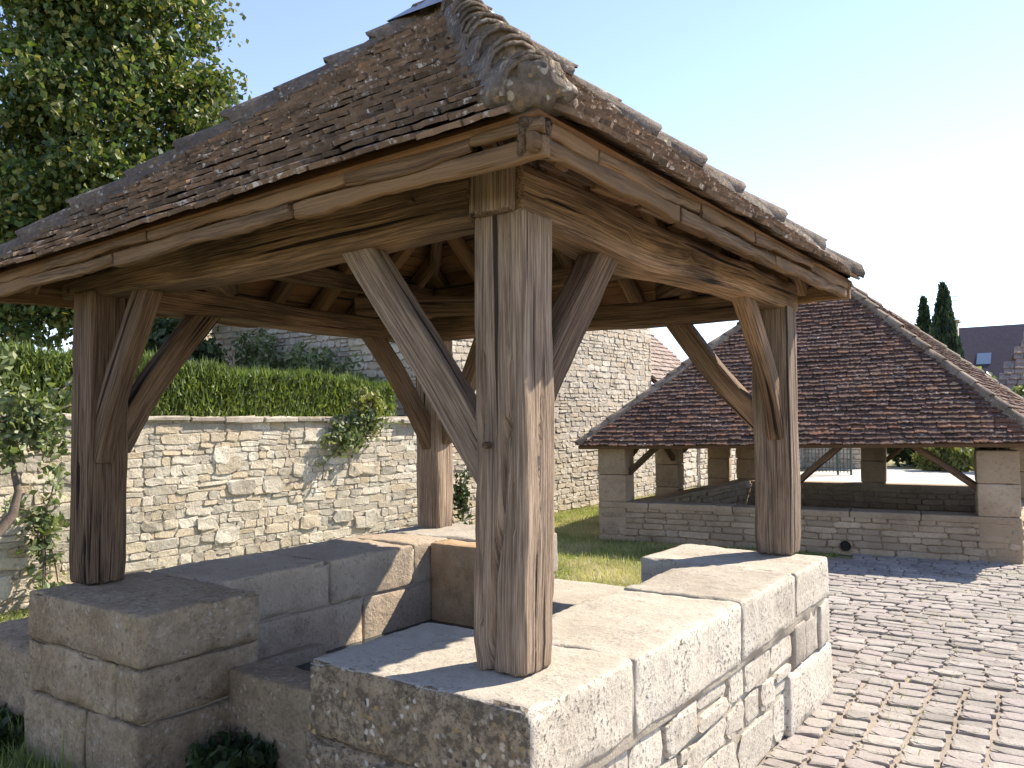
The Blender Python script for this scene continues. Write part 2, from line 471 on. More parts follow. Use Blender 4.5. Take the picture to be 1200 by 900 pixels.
def timber(name, p0, p1, w, h, mat, parent, upv=(0, 0, 1), seg=0.08, cross=None, r=0.012, amp=0.004, bow=(0, 0), taper=1.0,
           edit=None, off=None, wob=0.006, smooth=True):
    """beam from p0 to p1 (centre line); w across, h along upv; bow=(side,up) sag; keeps grain coordinates"""
    p0 = np.array(p0, float); p1 = np.array(p1, float)
    L = np.linalg.norm(p1 - p0)
    ax = (p1 - p0) / L
    uv = np.array(upv, float)
    sd = np.cross(uv, ax); sd /= np.linalg.norm(sd)
    uv = np.cross(ax, sd)
    cw = cross or max(0.02, min(w, h) / 4)
    lo = (0, -w / 2, -h / 2); hi = (L, w / 2, h / 2)
    V, F = lattice(lo, hi, (seg, cw, cw), r)
    V, nrm = rounded(V, lo, hi, r)
    s = random.random() * 90
    gc = V + np.array([s, s * 0.37, s * 0.71])
    out = V.copy()
    for i in range(len(V)):
        x, y, z = V[i]
        t = x / L
        a = noise.fractal(Vector((x * 2.2 + s, y * 28, z * 28)), 0.8, 2.0, 2) * amp
        chip = 0.0
        if (np.abs(nrm[i][1:]) > 0.25).sum() > 1:
            chip = -max(0, noise.noise(Vector((x * 6 + s, y * 5, z * 5)))) * 0.02
        q = V[i] + nrm[i] * (a + chip)
        k = 1 + (taper - 1) * t
        q[1] *= k; q[2] *= k
        q[1] += noise.noise(Vector((x * 1.7 + s, 3, 0))) * wob * 2 + bow[0] * (1 - (2 * t - 1) ** 2)
        q[2] += noise.noise(Vector((x * 1.7 + s, 9, 5))) * wob * 2 + bow[1] * (1 - (2 * t - 1) ** 2)
        out[i] = q
    if edit:
        out = edit(out, L)
    Wv = p0 + out[:, :1] * ax + out[:, 1:2] * sd + out[:, 2:3] * uv
    return add(name, Wv, F, mat, parent, smooth, gc=gc)

def box(name, lo, hi, mat, parent=None, kind=None):
    lo = np.array(lo, float); hi = np.array(hi, float)
    V = [(lo[0] if i & 1 == 0 else hi[0], lo[1] if i & 2 == 0 else hi[1], lo[2] if i & 4 == 0 else hi[2]) for i in range(8)]
    F = [[0, 2, 3, 1], [4, 5, 7, 6], [0, 1, 5, 4], [2, 6, 7, 3], [0, 4, 6, 2], [1, 3, 7, 5]]
    o = add(name, V, F, mat, parent)
    if kind: o['kind'] = kind
    return o

def tube(path, radii, n=8):
    path = [Vector(p) for p in path]
    V = []; F = []
    for i, p in enumerate(path):
        d = (path[min(i + 1, len(path) - 1)] - path[max(i - 1, 0)]).normalized()
        a = d.orthogonal().normalized(); b = d.cross(a)
        for k in range(n):
            t = 2 * math.pi * k / n
            V.append(tuple(p + (a * math.cos(t) + b * math.sin(t)) * radii[i]))
    for i in range(len(path) - 1):
        for k in range(n):
            k2 = (k + 1) % n
            F.append([i * n + k, i * n + k2, (i + 1) * n + k2, (i + 1) * n + k])
    F.append(list(range(n))[::-1]); F.append([(len(path) - 1) * n + k for k in range(n)])
    return V, F

# --- small stones: shared meshes, local x = length, y = outward, z = height, unit size
def stone_variant(name, mat, smooth, jit=0.06, pull=0.10, top=(0.85, 1.0), ring_y=(0.72, 0.88)):
    g = 4
    V = []
    for j in range(g):
        for i in range(g):
            x = (i / (g - 1)) - 0.5; z = (j / (g - 1)) - 0.5
            ring = i in (0, g - 1) or j in (0, g - 1)
            corner = i in (0, g - 1) and j in (0, g - 1)
            if not ring:
                x *= 2.35; z *= 2.2
            k = 1 - (pull if corner else 0.0)
            x = x * k + random.uniform(-jit, jit) * 0.8; z = z * k + random.uniform(-jit, jit)
            y = random.uniform(*top) if not ring else random.uniform(*ring_y) - (0.06 if corner else 0)
            V.append((x, y, z))
    ring_idx = [0, 1, 2, 3, 7, 11, 15, 14, 13, 12, 8, 4]
    base = len(V)
    for r_ in ring_idx:
        x, y, z = V[r_]
        V.append((x * 1.02, -0.3, z * 1.02))
    F = []
    for j in range(g - 1):
        for i in range(g - 1):
            a = j * g + i
            F.append([a, a + g, a + g + 1, a + 1])     # outward +y
    for k in range(12):
        k2 = (k + 1) % 12
        F.append([ring_idx[k], ring_idx[k2], base + k2, base + k])
    V = np.array(V); F = np.array(F)
    return mesh_from(name, V, F, mat, smooth), V, F

def stone_set(name, mat, smooth=False, count=12, **kw):
    return [stone_variant(name, mat, smooth, **kw) for _ in range(count)]

def tile_variant(name, mat, rag=0.10):
    n = 5
    xs = np.linspace(-0.5, 0.5, n + 1)
    V = []
    yb = [random.uniform(-rag, rag * 0.6) for _ in xs]
    yb[0] += 0.04; yb[-1] += 0.04
    camber = random.uniform(-0.1, 0.3)
    for lay in (1, 0):
        for x, y in zip(xs, yb):
            V.append((x, y, lay + camber * (0.25 - x * x) * 2 + random.uniform(-.12, .12)))
        for x in xs:
            V.append((x, 1.0, lay * 0.9))
    m = n + 1
    F = []
    for i in range(n):
        F.append([i, i + 1, m + i + 1, m + i])                         # top
        F.append([2 * m + i + 1, 2 * m + i, 3 * m + i, 3 * m + i + 1])  # bottom
        F.append([i + 1, i, 2 * m + i, 2 * m + i + 1])                 # front edge
    F.append([0, m, 3 * m, 2 * m]); F.append([m + n, n, 2 * m + n, 3 * m + n])
    V = np.array(V); F = np.array(F)
    return mesh_from(name, V, F, mat), V, F

def pix_size(M_, c):
    d = np.array(c) - CAMP
    z = d @ fw
    vis = 1.0
    if z < 0.2:
        return 0.0
    sx = 600 + FPX * (d @ rt) / z; sy = 450 - FPX * (d @ up) / z
    if sx < -60 or sx > 1260 or sy < -60 or sy > 960:
        vis = 0.02
    return vis * FPX / z

def scatter_pieces(name, variants, mats_, parent, stuff_name, limit=300, score=None):
    """mats_: list of world matrices. Largest in the picture become parts, the rest one 'stuff' part"""
    order = sorted(range(len(mats_)), key=lambda i: -(score(mats_[i]) if score else
                   pix_size(None, mats_[i].to_translation())))
    near, far = order[:limit], order[limit:]
    for i in near:
        me = random.choice(variants)[0]
        place(bpy.data.objects.new(name, me), parent, mats_[i])
    if far:
        Vs, Fs, R_ = [], [], []
        off = 0
        for i in far:
            _, v, f = random.choice(variants)
            Mx = np.array(mats_[i])
            Vs.append(v @ Mx[:3, :3].T + Mx[:3, 3]); Fs.append(f + off); off += len(v)
            R_.append(np.full(len(v), random.random()))
        mat = variants[0][0].materials[0]
        o = add(stuff_name, np.concatenate(Vs), np.concatenate(Fs), mat, parent,
                smooth=variants[0][0].polygons[0].use_smooth, rnd=np.concatenate(R_))
        o['kind'] = 'stuff'

def piece_matrix(c, u, n, L, D, Hh, tilt=0.0):
    u = Vector(u).normalized(); n = Vector(n).normalized()
    z = u.cross(n)
    R_ = Matrix.Rotation(tilt, 3, n)
    u = R_ @ u; z = R_ @ z
    return Matrix(((u.x * L, n.x * D, z.x * Hh, c[0]), (u.y * L, n.y * D, z.y * Hh, c[1]), (u.z * L, n.z * D, z.z * Hh, c[2]), (0, 0, 0, 1)))

def rubble_layout(O, u, n, length, top, hr, lr, depth, gap=0.012, z0=0.0, skip=None, jitter=1.0):
    """coursed rubble on a vertical plane; u along, n outward; top(s) height"""
    O = Vector(O); u = Vector(u).normalized(); n = Vector(n).normalized()
    uu = u if abs(u.cross(n).z - 1) < 0.1 else -u
    out = []
    z = z0
    wob = random.random() * 40
    while True:
        h = random.uniform(*hr)
        if z + h > top(0) + 0.3:
            break
        s = -random.uniform(0, lr[0])
        while s < length:
            L = random.uniform(*lr) * (1.3 if h > sum(hr) / 2 else 1.0)
            if random.random() < 0.12: L *= 0.5
            e = min(s + L, length); s0 = max(s, 0)
            if e - s0 > 0.04:
                zc = z + h / 2 + 0.03 * noise.noise(Vector((s * 0.5, z * 0.7, wob)))
                hh = h; zz = zc
                r_ = random.random()
                parts = [(zz, hh)]
                if r_ < 0.14 and h > 0.1: parts = [(zz - hh / 4, hh / 2), (zz + hh / 4, hh / 2)]
                for zz, hh in parts:
                    tp = top((s0 + e) / 2)
                    if zz + hh / 2 > tp:
                        hh2 = tp - (zz - hh / 2)
                        if hh2 < 0.035: continue
                        zz = tp - hh2 / 2; hh = hh2
                    c = O + u * ((s0 + e) / 2) + Vector((0, 0, zz))
                    if skip and skip((s0 + e) / 2, zz): continue
                    out.append(piece_matrix(c, uu, n, e - s0 - gap * random.uniform(0.6, 1.6), depth * random.uniform(0.55, 1.25),
                                            hh - gap * random.uniform(0.6, 1.6), random.uniform(-0.035, 0.035) * jitter))
            s += L
        z += h
    return out

def leaves(name, P, size, mat, parent=None, asp=1.7, up_bias=0.0, droop=0.0, kind=None, rnd=None):
    """one quad leaf (bent along its midrib) per point"""
    P = np.asarray(P, float); n = len(P)
    d = RNG.normal(size=(n, 3)); d[:, 2] += up_bias
    d /= np.linalg.norm(d, axis=1)[:, None]
    a = RNG.normal(size=(n, 3)); a -= (a * d).sum(1)[:, None] * d
    a /= np.linalg.norm(a, axis=1)[:, None]
    nrm = np.cross(d, a)
    s = size * RNG.uniform(0.6, 1.35, n)[:, None]
    tip = P + d * s * asp / 2; base = P - d * s * asp / 2
    l = P + a * s / 2 + nrm * s * 0.12; r = P - a * s / 2 + nrm * s * 0.12
    V = np.stack([base, l, tip, r], 1).reshape(-1, 3)
    F = (np.arange(n)[:, None] * 4 + np.array([[0, 1, 2, 3]]))
    rv = np.repeat(RNG.random(n) if rnd is None else rnd, 4)
    o = add(name, V, F, mat, parent, rnd=rv)
    if kind: o['kind'] = kind
    return o

def blades(name, P, h, w, mat, parent=None, lean=0.35, kind=None, rnd=None, dirv=None):
    P = np.asarray(P, float); n = len(P)
    hh = h * RNG.uniform(0.5, 1.4, n)[:, None]
    th = RNG.uniform(0, 2 * np.pi, n)
    a = np.stack([np.cos(th), np.sin(th), np.zeros(n)], 1) * w / 2
    up_ = np.zeros((n, 3)) + (np.array(dirv) if dirv is not None else np.array([0, 0, 1.0]))
    ln = RNG.normal(size=(n, 3)) * lean; 
    tip = P + (up_ + ln) * hh
    V = np.stack([P - a, P + a, tip], 1).reshape(-1, 3)
    F = np.arange(n * 3).reshape(-1, 3)
    rv = np.repeat(RNG.random(n) if rnd is None else rnd, 3)
    o = add(name, V, F, mat, parent, rnd=rv)
    if kind: o['kind'] = kind
    return o

def sheet(name, pts, z, mat, kind='structure'):
    return props(add(name, [(x, y, z) for x, y in pts], [list(range(len(pts)))], mat), kind=kind)

# ------------------------------------------------------------------ ground, road, paving
sheet('ground', [(-600, -300), (600, -300), (600, 900), (-600, 900)], -0.012, 'ground')
sheet('road', [(-5.9, 15.2), (40, 15.2), (40, 26.6), (-5.9, 25.6)], -0.004, 'gravel')
pav = sheet('cobbled_pavement', [(-0.3, -2.0), (4.5, -2.0), (4.5, 15.2), (1.7, 15.2), (1.7, 8.2), (-1.3, 7.9), (-1.2, 3.2), (-0.3, 3.0)], 0.0, 'sand')
cob = stone_set('cobble', 'cobble', smooth=False, count=14, jit=0.085, pull=0.09, top=(0.85, 1.0), ring_y=(0.66, 0.88))
cm = []
def add_cobble(xc, yc, w, l, rot):
    if not ((xc > 0.03 or (yc > 3.2 and xc > -1.15 + 0.1 * math.sin(yc * 5))) and yc < 7.75 + 0.16 * (xc + 4.15)):
        return
    zz = 0.014 * noise.noise(Vector((xc * 2, yc * 2, 7)))
    cm.append(piece_matrix((xc, yc, zz - 0.002), (1, 0, 0), (0, 0, 1), w, random.uniform(0.012, 0.026), l, rot + random.uniform(-0.08, 0.08)))
x = -0.4                        # near part: files running away from the camera
while x < 2.7:
    w = random.uniform(0.15, 0.20)
    y = -1.0 + random.uniform(0, 0.1)
    while y < 3.35 + 0.25 * math.sin(x * 2.0):
        l = random.uniform(0.10, 0.145)
        add_cobble(x + w / 2 + 0.05 * math.sin(y * 0.8), y + l / 2, w - random.uniform(0.008, 0.04), l - random.uniform(0.008, 0.028), 0.12)
        y += l
    x += w
y = 3.15                        # far part: courses running across
while y < 8.7:
    l = random.uniform(0.10, 0.14)
    x = -1.25 + random.uniform(0, 0.1)
    while x < 2.7:
        w = random.uniform(0.12, 0.24)
        yc = y + l / 2 + 0.03 * noise.noise(Vector((x * 1.3, y, 0))) + 0.05 * x
        if yc > 3.42 + 0.25 * math.sin(x * 2.0):
            add_cobble(x + w / 2, yc, w - random.uniform(0.006, 0.022), l - random.uniform(0.008, 0.03), 0.05)
        x += w
    y += l
scatter_pieces('cobble', cob, cm, pav, 'far_cobbles')

n_ = 5000
mx_ = RNG.uniform(0.0, 2.6, n_); my_ = RNG.uniform(0.6, 8.2, n_)
keep = np.array([noise.fractal(Vector((a_ * 1.6, b_ * 1.1, 5.0)), 0.8, 2, 3) > 0.12 for a_, b_ in zip(mx_, my_)])
keep |= mx_ < 0.09
mx_, my_ = mx_[keep], my_[keep]
blades('joint_grass', np.stack([mx_, my_, np.full(len(mx_), 0.002)], 1), 0.022, 0.007, 'grassblade', None, lean=0.7, kind='stuff')

# ------------------------------------------------------------------ stone basin
basin = thing('stone_basin', (-1.47, 1.5, 0), 'low pale limestone wash basin wall around the four oak posts', 'stone basin')
HB = 0.797
def cap(lo, hi, mat='capstone', **kw):
    return block('capstone', lo, hi, mat, basin, r=0.016, amp=0.005, res=0.03, low=0.010, **kw)
def slump(ax, lim, amt):
    def f(V):
        return V
    return f
# right hand wall, near to far
def two_mat(o, mat2, test):
    me = o.data
    me.materials.append(M[mat2])
    k = len(me.materials) - 1
    for p in me.polygons:
        if test(p.normal): p.material_index = k
    return o
nb = cap((-0.92, 0.0, 0.545), (0.0, 0.615, HB))
two_mat(nb, 'lichen', lambda n: n.y < -0.6)  # front face only: lichen, with shade mixed into the colour
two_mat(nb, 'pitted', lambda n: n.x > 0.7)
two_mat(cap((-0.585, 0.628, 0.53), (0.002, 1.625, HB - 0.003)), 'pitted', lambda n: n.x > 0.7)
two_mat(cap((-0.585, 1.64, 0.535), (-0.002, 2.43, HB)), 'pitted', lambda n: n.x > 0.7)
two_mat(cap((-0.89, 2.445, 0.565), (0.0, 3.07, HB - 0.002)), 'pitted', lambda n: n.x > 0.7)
block('mortar_core', (-0.565, 0.2, 0.5), (-0.010, 3.0, 0.783), 'mortar', basin, r=0.01, res=0.08, amp=0.003, low=0.002)
block('mortar_core', (-2.91, 0.3, 0.5), (-2.312, 2.7, 0.785), 'mortar', basin, r=0.01, res=0.08, amp=0.003, low=0.002)
block('mortar_core', (-2.91, 0.04, 0.0), (-1.995, 0.56, 0.6), 'mortar', basin, r=0.01, res=0.08, amp=0.003, low=0.002)
block('mortar_core', (-0.56, 0.06, 0.0), (-0.033, 3.03, 0.56), 'mortar', basin, r=0.01, res=0.08, amp=0.008)
block('mortar_core', (-0.88, 2.47, 0.0), (-0.5, 3.04, 0.57), 'mortar', basin, r=0.01, res=0.08)
bb = block('lower_stone', (-0.94, 0.005, 0.0), (-0.035, 0.60, 0.535), 'block', basin, r=0.016, res=0.045, amp=0.007)
two_mat(bb, 'lichen', lambda n: n.y < -0.6)  # same lichened, shade-darkened colour on this front face
block('lower_stone', (-0.93, 2.42, 0.0), (-0.45, 3.0, 0.555), 'block', basin, r=0.016, res=0.06)
# rubble face below the right wall caps
rs = stone_set('wall_stone', 'pitted', count=12, smooth=False, jit=0.09, pull=0.08)
rl = rubble_layout((-0.038, 0.0, 0), (0, 1, 0), (1, 0, 0), 2.4, lambda s: 0.525, (0.13, 0.22), (0.15, 0.40), 0.026, gap=0.016, z0=0.01)
scatter_pieces('wall_stone', rs, rl, basin, 'wall_stones')
block('quoin_stone', (-0.5, 2.30, 0.0), (0.002, 3.09, 0.30), 'pitted', basin, r=0.016, res=0.05)
block('quoin_stone', (-0.45, 2.86, 0.31), (0.0, 3.075, 0.555), 'capstone', basin, r=0.014, res=0.05)
block('quoin_stone', (-0.45, 2.62, 0.31), (-0.01, 2.845, 0.555), 'capstone', basin, r=0.014, res=0.05)
block('quoin_stone', (-0.45, 2.42, 0.31), (-0.005, 2.605, 0.525), 'capstone', basin, r=0.014, res=0.05)
# front left block
fl = cap((-2.945, 0.0, 0.575), (-1.955, 0.60, HB), 'block')
block('lower_stone', (-2.95, 0.01, 0.33), (-2.16, 0.60, 0.568), 'block', basin, r=0.014, res=0.045, amp=0.008)
block('lower_stone', (-2.15, 0.005, 0.345), (-1.965, 0.60, 0.566), 'block', basin, r=0.014, res=0.04, amp=0.008)
block('lower_stone', (-2.955, -0.005, -0.02), (-2.40, 0.60, 0.322), 'block', basin, r=0.016, res=0.05, amp=0.01)
block('lower_stone', (-2.39, 0.0, -0.02), (-1.96, 0.60, 0.335), 'block', basin, r=0.016, res=0.05, amp=0.01)
# left wall
cap((-2.93, 0.612, 0.55), (-2.30, 1.33, HB + 0.004), 'leftwall')
cap((-2.93, 1.342, 0.55), (-2.295, 2.04, HB + 0.008), 'leftwall')
cap((-2.93, 2.052, 0.55), (-2.305, 2.40, HB + 0.01), 'leftwall')
block('lower_stone', (-2.92, 0.61, 0.0), (-2.298, 1.60, 0.545), 'leftwall', basin, r=0.014, res=0.05)
block('lower_stone', (-2.92, 1.61, 0.0), (-2.302, 2.40, 0.545), 'leftwall', basin, r=0.014, res=0.05)
block('ledge_stone', (-2.32, 0.60, 0.1), (-2.22, 1.25, 0.37), 'leftwall', basin, r=0.014, res=0.05, amp=0.008)
# back left block and sills
cap((-2.93, 2.412, 0.53), (-1.82, 3.02, HB + 0.008), 'capstone')
block('warm_stone', (-2.30, 2.205, 0.0), (-1.83, 2.425, HB - 0.002), 'warm', basin, r=0.012, res=0.05)
block('lower_stone', (-2.92, 2.43, 0.0), (-1.84, 3.0, 0.522), 'block', basin, r=0.014, res=0.08)
block('sill_stone', (-1.83, 2.32, 0.0), (-0.93, 2.95, 0.50), 'capstone', basin, r=0.014, res=0.06)
block('sill_stone', (-1.97, 0.43, -0.02), (-0.93, 0.64, 0.475), 'block', basin, r=0.016, res=0.045, amp=0.01)
props(box('basin_water', (-2.4, 0.6, 0.02), (-0.55, 2.4, 0.30), 'water'), kind='structure')
# block left of the basin
tr = block('stone_block', (-4.05, 0.12, -0.02), (-3.13, 0.62, 0.43), 'block', None, r=0.05, res=0.05, amp=0.012)
props(tr, 'low worn stone block at far left, standing in shade beside the wash basin', 'stone block')

# ------------------------------------------------------------------ timber shelter
shel = thing('timber_shelter', (-1.55, 1.56, HB), 'open timber shelter with tiled pyramid roof on four oak posts', 'shelter')
def post_edit(crack):
    def f(V, L):
        for i in range(len(V)):
            x, y, z = V[i]
            t = x / L
            # worn foot
            if t < 0.06:
                V[i][1] *= 0.93 + t; V[i][2] *= 0.93 + t
                V[i][0] += 0.012 * noise.noise(Vector((y * 30, z * 30, 2)))
            for (side, f0, f1, t0, t1, dep, wd) in crack:
                if t0 <= t <= t1:
                    k = (t - t0) / (t1 - t0)
                    pos = f0 + (f1 - f0) * k + 0.006 * math.sin(t * 23)
                    if side == 'front' and z < -0.05:
                        g = math.exp(-((y - pos) / wd) ** 2); V[i][2] += dep * g
                    if side == 'right' and y > 0.05:
                        g = math.exp(-((z - pos) / wd) ** 2); V[i][1] -= dep * g
        return V
    return f
# local axes of a post: x up; side y; 'up' vector = +Y world so z<0 is the front; sd = up x ax = +Y x +Z = +X
def post(x0, x1, y0, y1, z1, crack=(), mat='post', res=0.014, seg=0.03, lean=(0, 0)):
    cx, cy = (x0 + x1) / 2, (y0 + y1) / 2
    return timber('post', (cx, cy, HB + 0.004), (cx + lean[0], cy + lean[1], z1), x1 - x0, y1 - y0, mat, shel, upv=(0, 1, 0), seg=seg,
                  cross=res, r=0.014, amp=0.005, edit=post_edit(crack), wob=0.004)
post(-0.362, -0.160, 0.215, 0.395, 2.27, [('front', -0.045, 0.035, 0.0, 0.55, 0.05, 0.008), ('front', 0.05, 0.04, 0.3, 0.95, 0.022, 0.006),
      ('front', -0.075, -0.06, 0.1, 0.7, 0.022, 0.006), ('right', -0.03, 0.02, 0.05, 0.8, 0.01, 0.005)], res=0.009, seg=0.025)
post(-2.965, -2.765, 0.20, 0.40, 2.27, [('front', 0.02, 0.03, 0.0, 0.6, 0.02, 0.007), ('front', -0.02, -0.015, 0.0, 0.4, 0.015, 0.006), ('front', 0.06, 0.05, 0.0, 0.3, 0.012, 0.005)], mat='brown', res=0.012)
post(-2.87, -2.66, 2.69, 2.88, 2.25, mat='post', res=0.03, seg=0.06)
post(-0.385, -0.165, 2.93, 3.12, 2.30, [('front', 0.0, 0.01, 0.0, 0.6, 0.015, 0.007)], mat='post', res=0.02, seg=0.04)
# wall plates
timber('post_head', (-0.262, 0.285, 2.262), (-0.262, 0.285, 2.455), 0.155, 0.235, 'post', shel, upv=(0, 1, 0), seg=0.03, cross=0.02, r=0.01)
def plateL(V, L):
    for i in range(len(V)):
        x, y, z = V[i]
        t = x / L                       # t=0 left end
        top = 0.165 if t > 0.55 else 0.085 + (0.165 - 0.085) * max(0.0, t / 0.55) ** 0.8
        bot = -0.02 * math.sin(math.pi * min(1, max(0, t * 1.05))) + 0.012 * math.sin(t * 9) * 0.5
        k = (z + 0.09) / 0.18
        V[i][2] = bot + k * (top - bot)
    return V
timber('wall_plate', (-3.11, 0.305, 2.247), (-0.365, 0.305, 2.247), 0.185, 0.18, 'beam', shel, seg=0.05, cross=0.03, edit=plateL, amp=0.006, r=0.02)
def plateR(V, L):
    for i in range(len(V)):
        t = V[i][0] / L
        V[i][2] += (-0.045 * math.exp(-((t - 0.3) / 0.2) ** 2)) * (1 if V[i][2] < 0 else 0.2)
    return V
timber('wall_plate', (-0.262, 0.215, 2.345), (-0.262, 3.17, 2.325), 0.20, 0.165, 'beam', shel, seg=0.05, cross=0.03, edit=plateR, amp=0.006, r=0.018)
timber('wall_plate', (-2.83, 0.41, 2.275), (-2.83, 2.95, 2.245), 0.21, 0.135, 'beam', shel, seg=0.06, cross=0.03, bow=(0, -0.01), r=0.018)
timber('wall_plate', (-2.72, 2.58, 2.255), (-0.37, 3.03, 2.28), 0.20, 0.15, 'beam', shel, seg=0.06, cross=0.03, r=0.018)
# braces
def brace(p0, p1, w, d, mat='post', upv=(0, 1, 0), bow=(0, 0), res=0.02):
    return timber('brace', p0, p1, w, d, mat, shel, upv=upv, seg=0.03, cross=res, bow=bow, r=0.012, amp=0.004)
brace((-0.34, 0.31, 1.42), (-0.99, 0.305, 2.29), 0.135, 0.085, 'post')
brace((-0.262, 0.36, 1.62), (-0.262, 0.97, 2.33), 0.13, 0.10, 'brown', upv=(1, 0, 0))
brace((-2.80, 0.27, 1.42), (-2.40, 0.29, 2.26), 0.13, 0.09, 'brown', bow=(-0.035, 0))
brace((-2.82, 0.36, 1.48), (-2.82, 0.90, 2.24), 0.13, 0.10, 'brown', upv=(1, 0, 0), bow=(0.03, 0))
brace((-2.76, 2.74, 1.42), (-2.78, 2.13, 2.22), 0.13, 0.09, 'brown', upv=(1, 0, 0), bow=(-0.03, 0))
brace((-2.70, 2.80, 1.45), (-2.25, 2.76, 2.24), 0.12, 0.09, 'brown', bow=(0.02, 0))
brace((-0.34, 3.0, 1.56), (-0.90, 2.97, 2.25), 0.13, 0.09, 'beam', bow=(-0.02, 0))
brace((-0.25, 2.98, 1.50), (-0.25, 2.42, 2.30), 0.125, 0.09, 'beam', upv=(1, 0, 0), bow=(-0.04, 0))
# pegs
for (px_, py_, pz_) in ((-0.30, 0.205, 1.52), (-0.62, 0.205, 2.36), (-3.03, 0.205, 2.285)):
    V_, F_ = tube([(px_, py_ - 0.012, pz_), (px_, py_ + 0.03, pz_)], [0.011, 0.011], 8)
    add('peg', V_, F_, 'brown', shel, gc=np.array(V_))

# roof geometry
AP = np.array([-1.55, 1.56, 3.90])
X0, X1, Y0, Y1, ZE = -3.30, 0.115, -0.10, 3.32, 2.425
CO = [np.array([X0, Y0, ZE - 0.085]), np.array([X1, Y0, ZE]), np.array([X1, Y1, ZE]), np.array([X0, Y1, ZE - 0.06])]

def roof_face_tiles(E0, E1, A_, exposure, width, length, thick, lift=0.0, over=0.03, flare=0.0):
    """matrices for rows of tiles on the triangle E0,E1,A_ (counter-clockwise seen from outside)"""
    E0, E1, A_ = map(np.array, (E0, E1, A_))
    u = (E1 - E0); W_ = np.linalg.norm(u); u = u / W_
    ap = A_ - E0
    s_ap = ap @ u
    v = ap - s_ap * u; Ls = np.linalg.norm(v); v = v / Ls
    nn = np.cross(u, v)
    out = []
    rows = int((Ls + over) / exposure)
    for r_ in range(rows + 1):
        t = (r_ * exposure - over)
        if t > Ls - exposure * 0.4: break
        f = max(0, t) / Ls
        a = s_ap * f; b = W_ + (s_ap - W_) * f
        s = a - random.uniform(0, width)
        sag = 0.012 * math.sin(r_ * 1.3)
        while s < b:
            w = width * random.uniform(0.85, 1.12)
            f2_ = min(1.0, (max(0, t) + length * 0.55) / Ls)
            lo_ = max(s, s_ap * f2_ - 0.01); hi_ = min(s + w, W_ + (s_ap - W_) * f2_ + 0.01)
            if hi_ - lo_ > 0.03:
                c_ = (lo_ + hi_) / 2
                sg = 0.018 * noise.noise(Vector((c_ * 1.3, t * 1.3, 3)))
                tt = t + random.uniform(-0.13, 0.13) * exposure
                p = E0 + u * c_ + v * tt + nn * (lift + thick * 1.9 + sg + random.uniform(-.15, .25) * thick)
                al = math.atan2(thick * 2.9, length) * random.uniform(0.75, 1.25)
                vv = v * math.cos(al) - nn * math.sin(al)
                n2 = np.cross(u, vv)
                rot = random.uniform(-0.03, 0.03)
                u2 = u * math.cos(rot) + vv * math.sin(rot); v2 = -u * math.sin(rot) + vv * math.cos(rot)
                wd = (hi_ - lo_) * 0.97
                Mx = Matrix(((u2[0] * wd, v2[0] * length, n2[0] * thick, p[0]), (u2[1] * wd, v2[1] * length, n2[1] * thick, p[1]),
                             (u2[2] * wd, v2[2] * length, n2[2] * thick, p[2]), (0, 0, 0, 1)))
                out.append(Mx)
            s += w
    return out, (u, v, nn, W_, Ls, s_ap)

tv = [tile_variant('roof_tile', 'tile', 0.15) for _ in range(14)]
tiles = []
faces = [(CO[0], CO[1]), (CO[1], CO[2]), (CO[2], CO[3]), (CO[3], CO[0])]
fscore = {}
for fi, (a, b) in enumerate(faces):
    ms, fr = roof_face_tiles(a, b, AP, 0.082, 0.155, 0.17, 0.016, lift=0.0, over=0.045)
    for m_ in ms:
        m_f = m_.copy()
        fscore[len(tiles)] = [1.0, 0.55, 0.01, 0.01][fi]
        tiles.append(m_f)
sc_map = {id(m_): fscore[i] for i, m_ in enumerate(tiles)}
scatter_pieces('roof_tile', tv, tiles, shel, 'roof_tiles', 300, score=lambda m_: sc_map[id(m_)] * pix_size(None, m_.to_translation()))

# roof boarding, rafters
def inset(p, d):   # shift down along face normal is done by z drop
    return np.array([p[0], p[1], p[2] - d])
def board_rows(parent, corners, apex, zdrop, bw, mat):
    for (a, b) in corners:
        a = inset(a, zdrop); b = inset(b, zdrop); A_ = inset(apex, zdrop)
        u = b - a; W_ = np.linalg.norm(u); u = u / W_
        s_ap = (A_ - a) @ u; v = (A_ - a) - s_ap * u; Ls = np.linalg.norm(v); v /= Ls; nn = np.cross(u, v)
        t = 0.0
        while t < Ls - 0.05:
            t2 = min(t + bw * random.uniform(0.85, 1.15), Ls - 0.01)
            V = []
            g = []
            so = random.random() * 50
            nseg = 10
            for k in range(nseg + 1):
                for (tt, dz) in ((t + 0.002, 0), (t2 - 0.002, 0), (t2 - 0.002, -0.02), (t + 0.002, -0.02)):
                    f = tt / Ls
                    sA = s_ap * f; sB = W_ + (s_ap - W_) * f
                    ss = sA + (sB - sA) * k / nseg
                    dd = dz + (0.004 * noise.noise(Vector((ss * 5, tt * 9, so))) if dz else 0)
                    V.append(a + u * ss + v * tt + nn * dd)
                    g.append((ss + so, tt * 1.0 + so, dz))
            F = []
            for k in range(nseg):
                for q in range(4):
                    q2 = (q + 1) % 4
                    F.append([k * 4 + q, (k + 1) * 4 + q, (k + 1) * 4 + q2, k * 4 + q2])
            F.append([0, 1, 2, 3]); F.append([nseg * 4 + 3, nseg * 4 + 2, nseg * 4 + 1, nseg * 4])
            add('roof_board', V, F, mat, parent, gc=g)
            t = t2
board_rows(shel, faces, AP, 0.006, 0.14, 'deck')
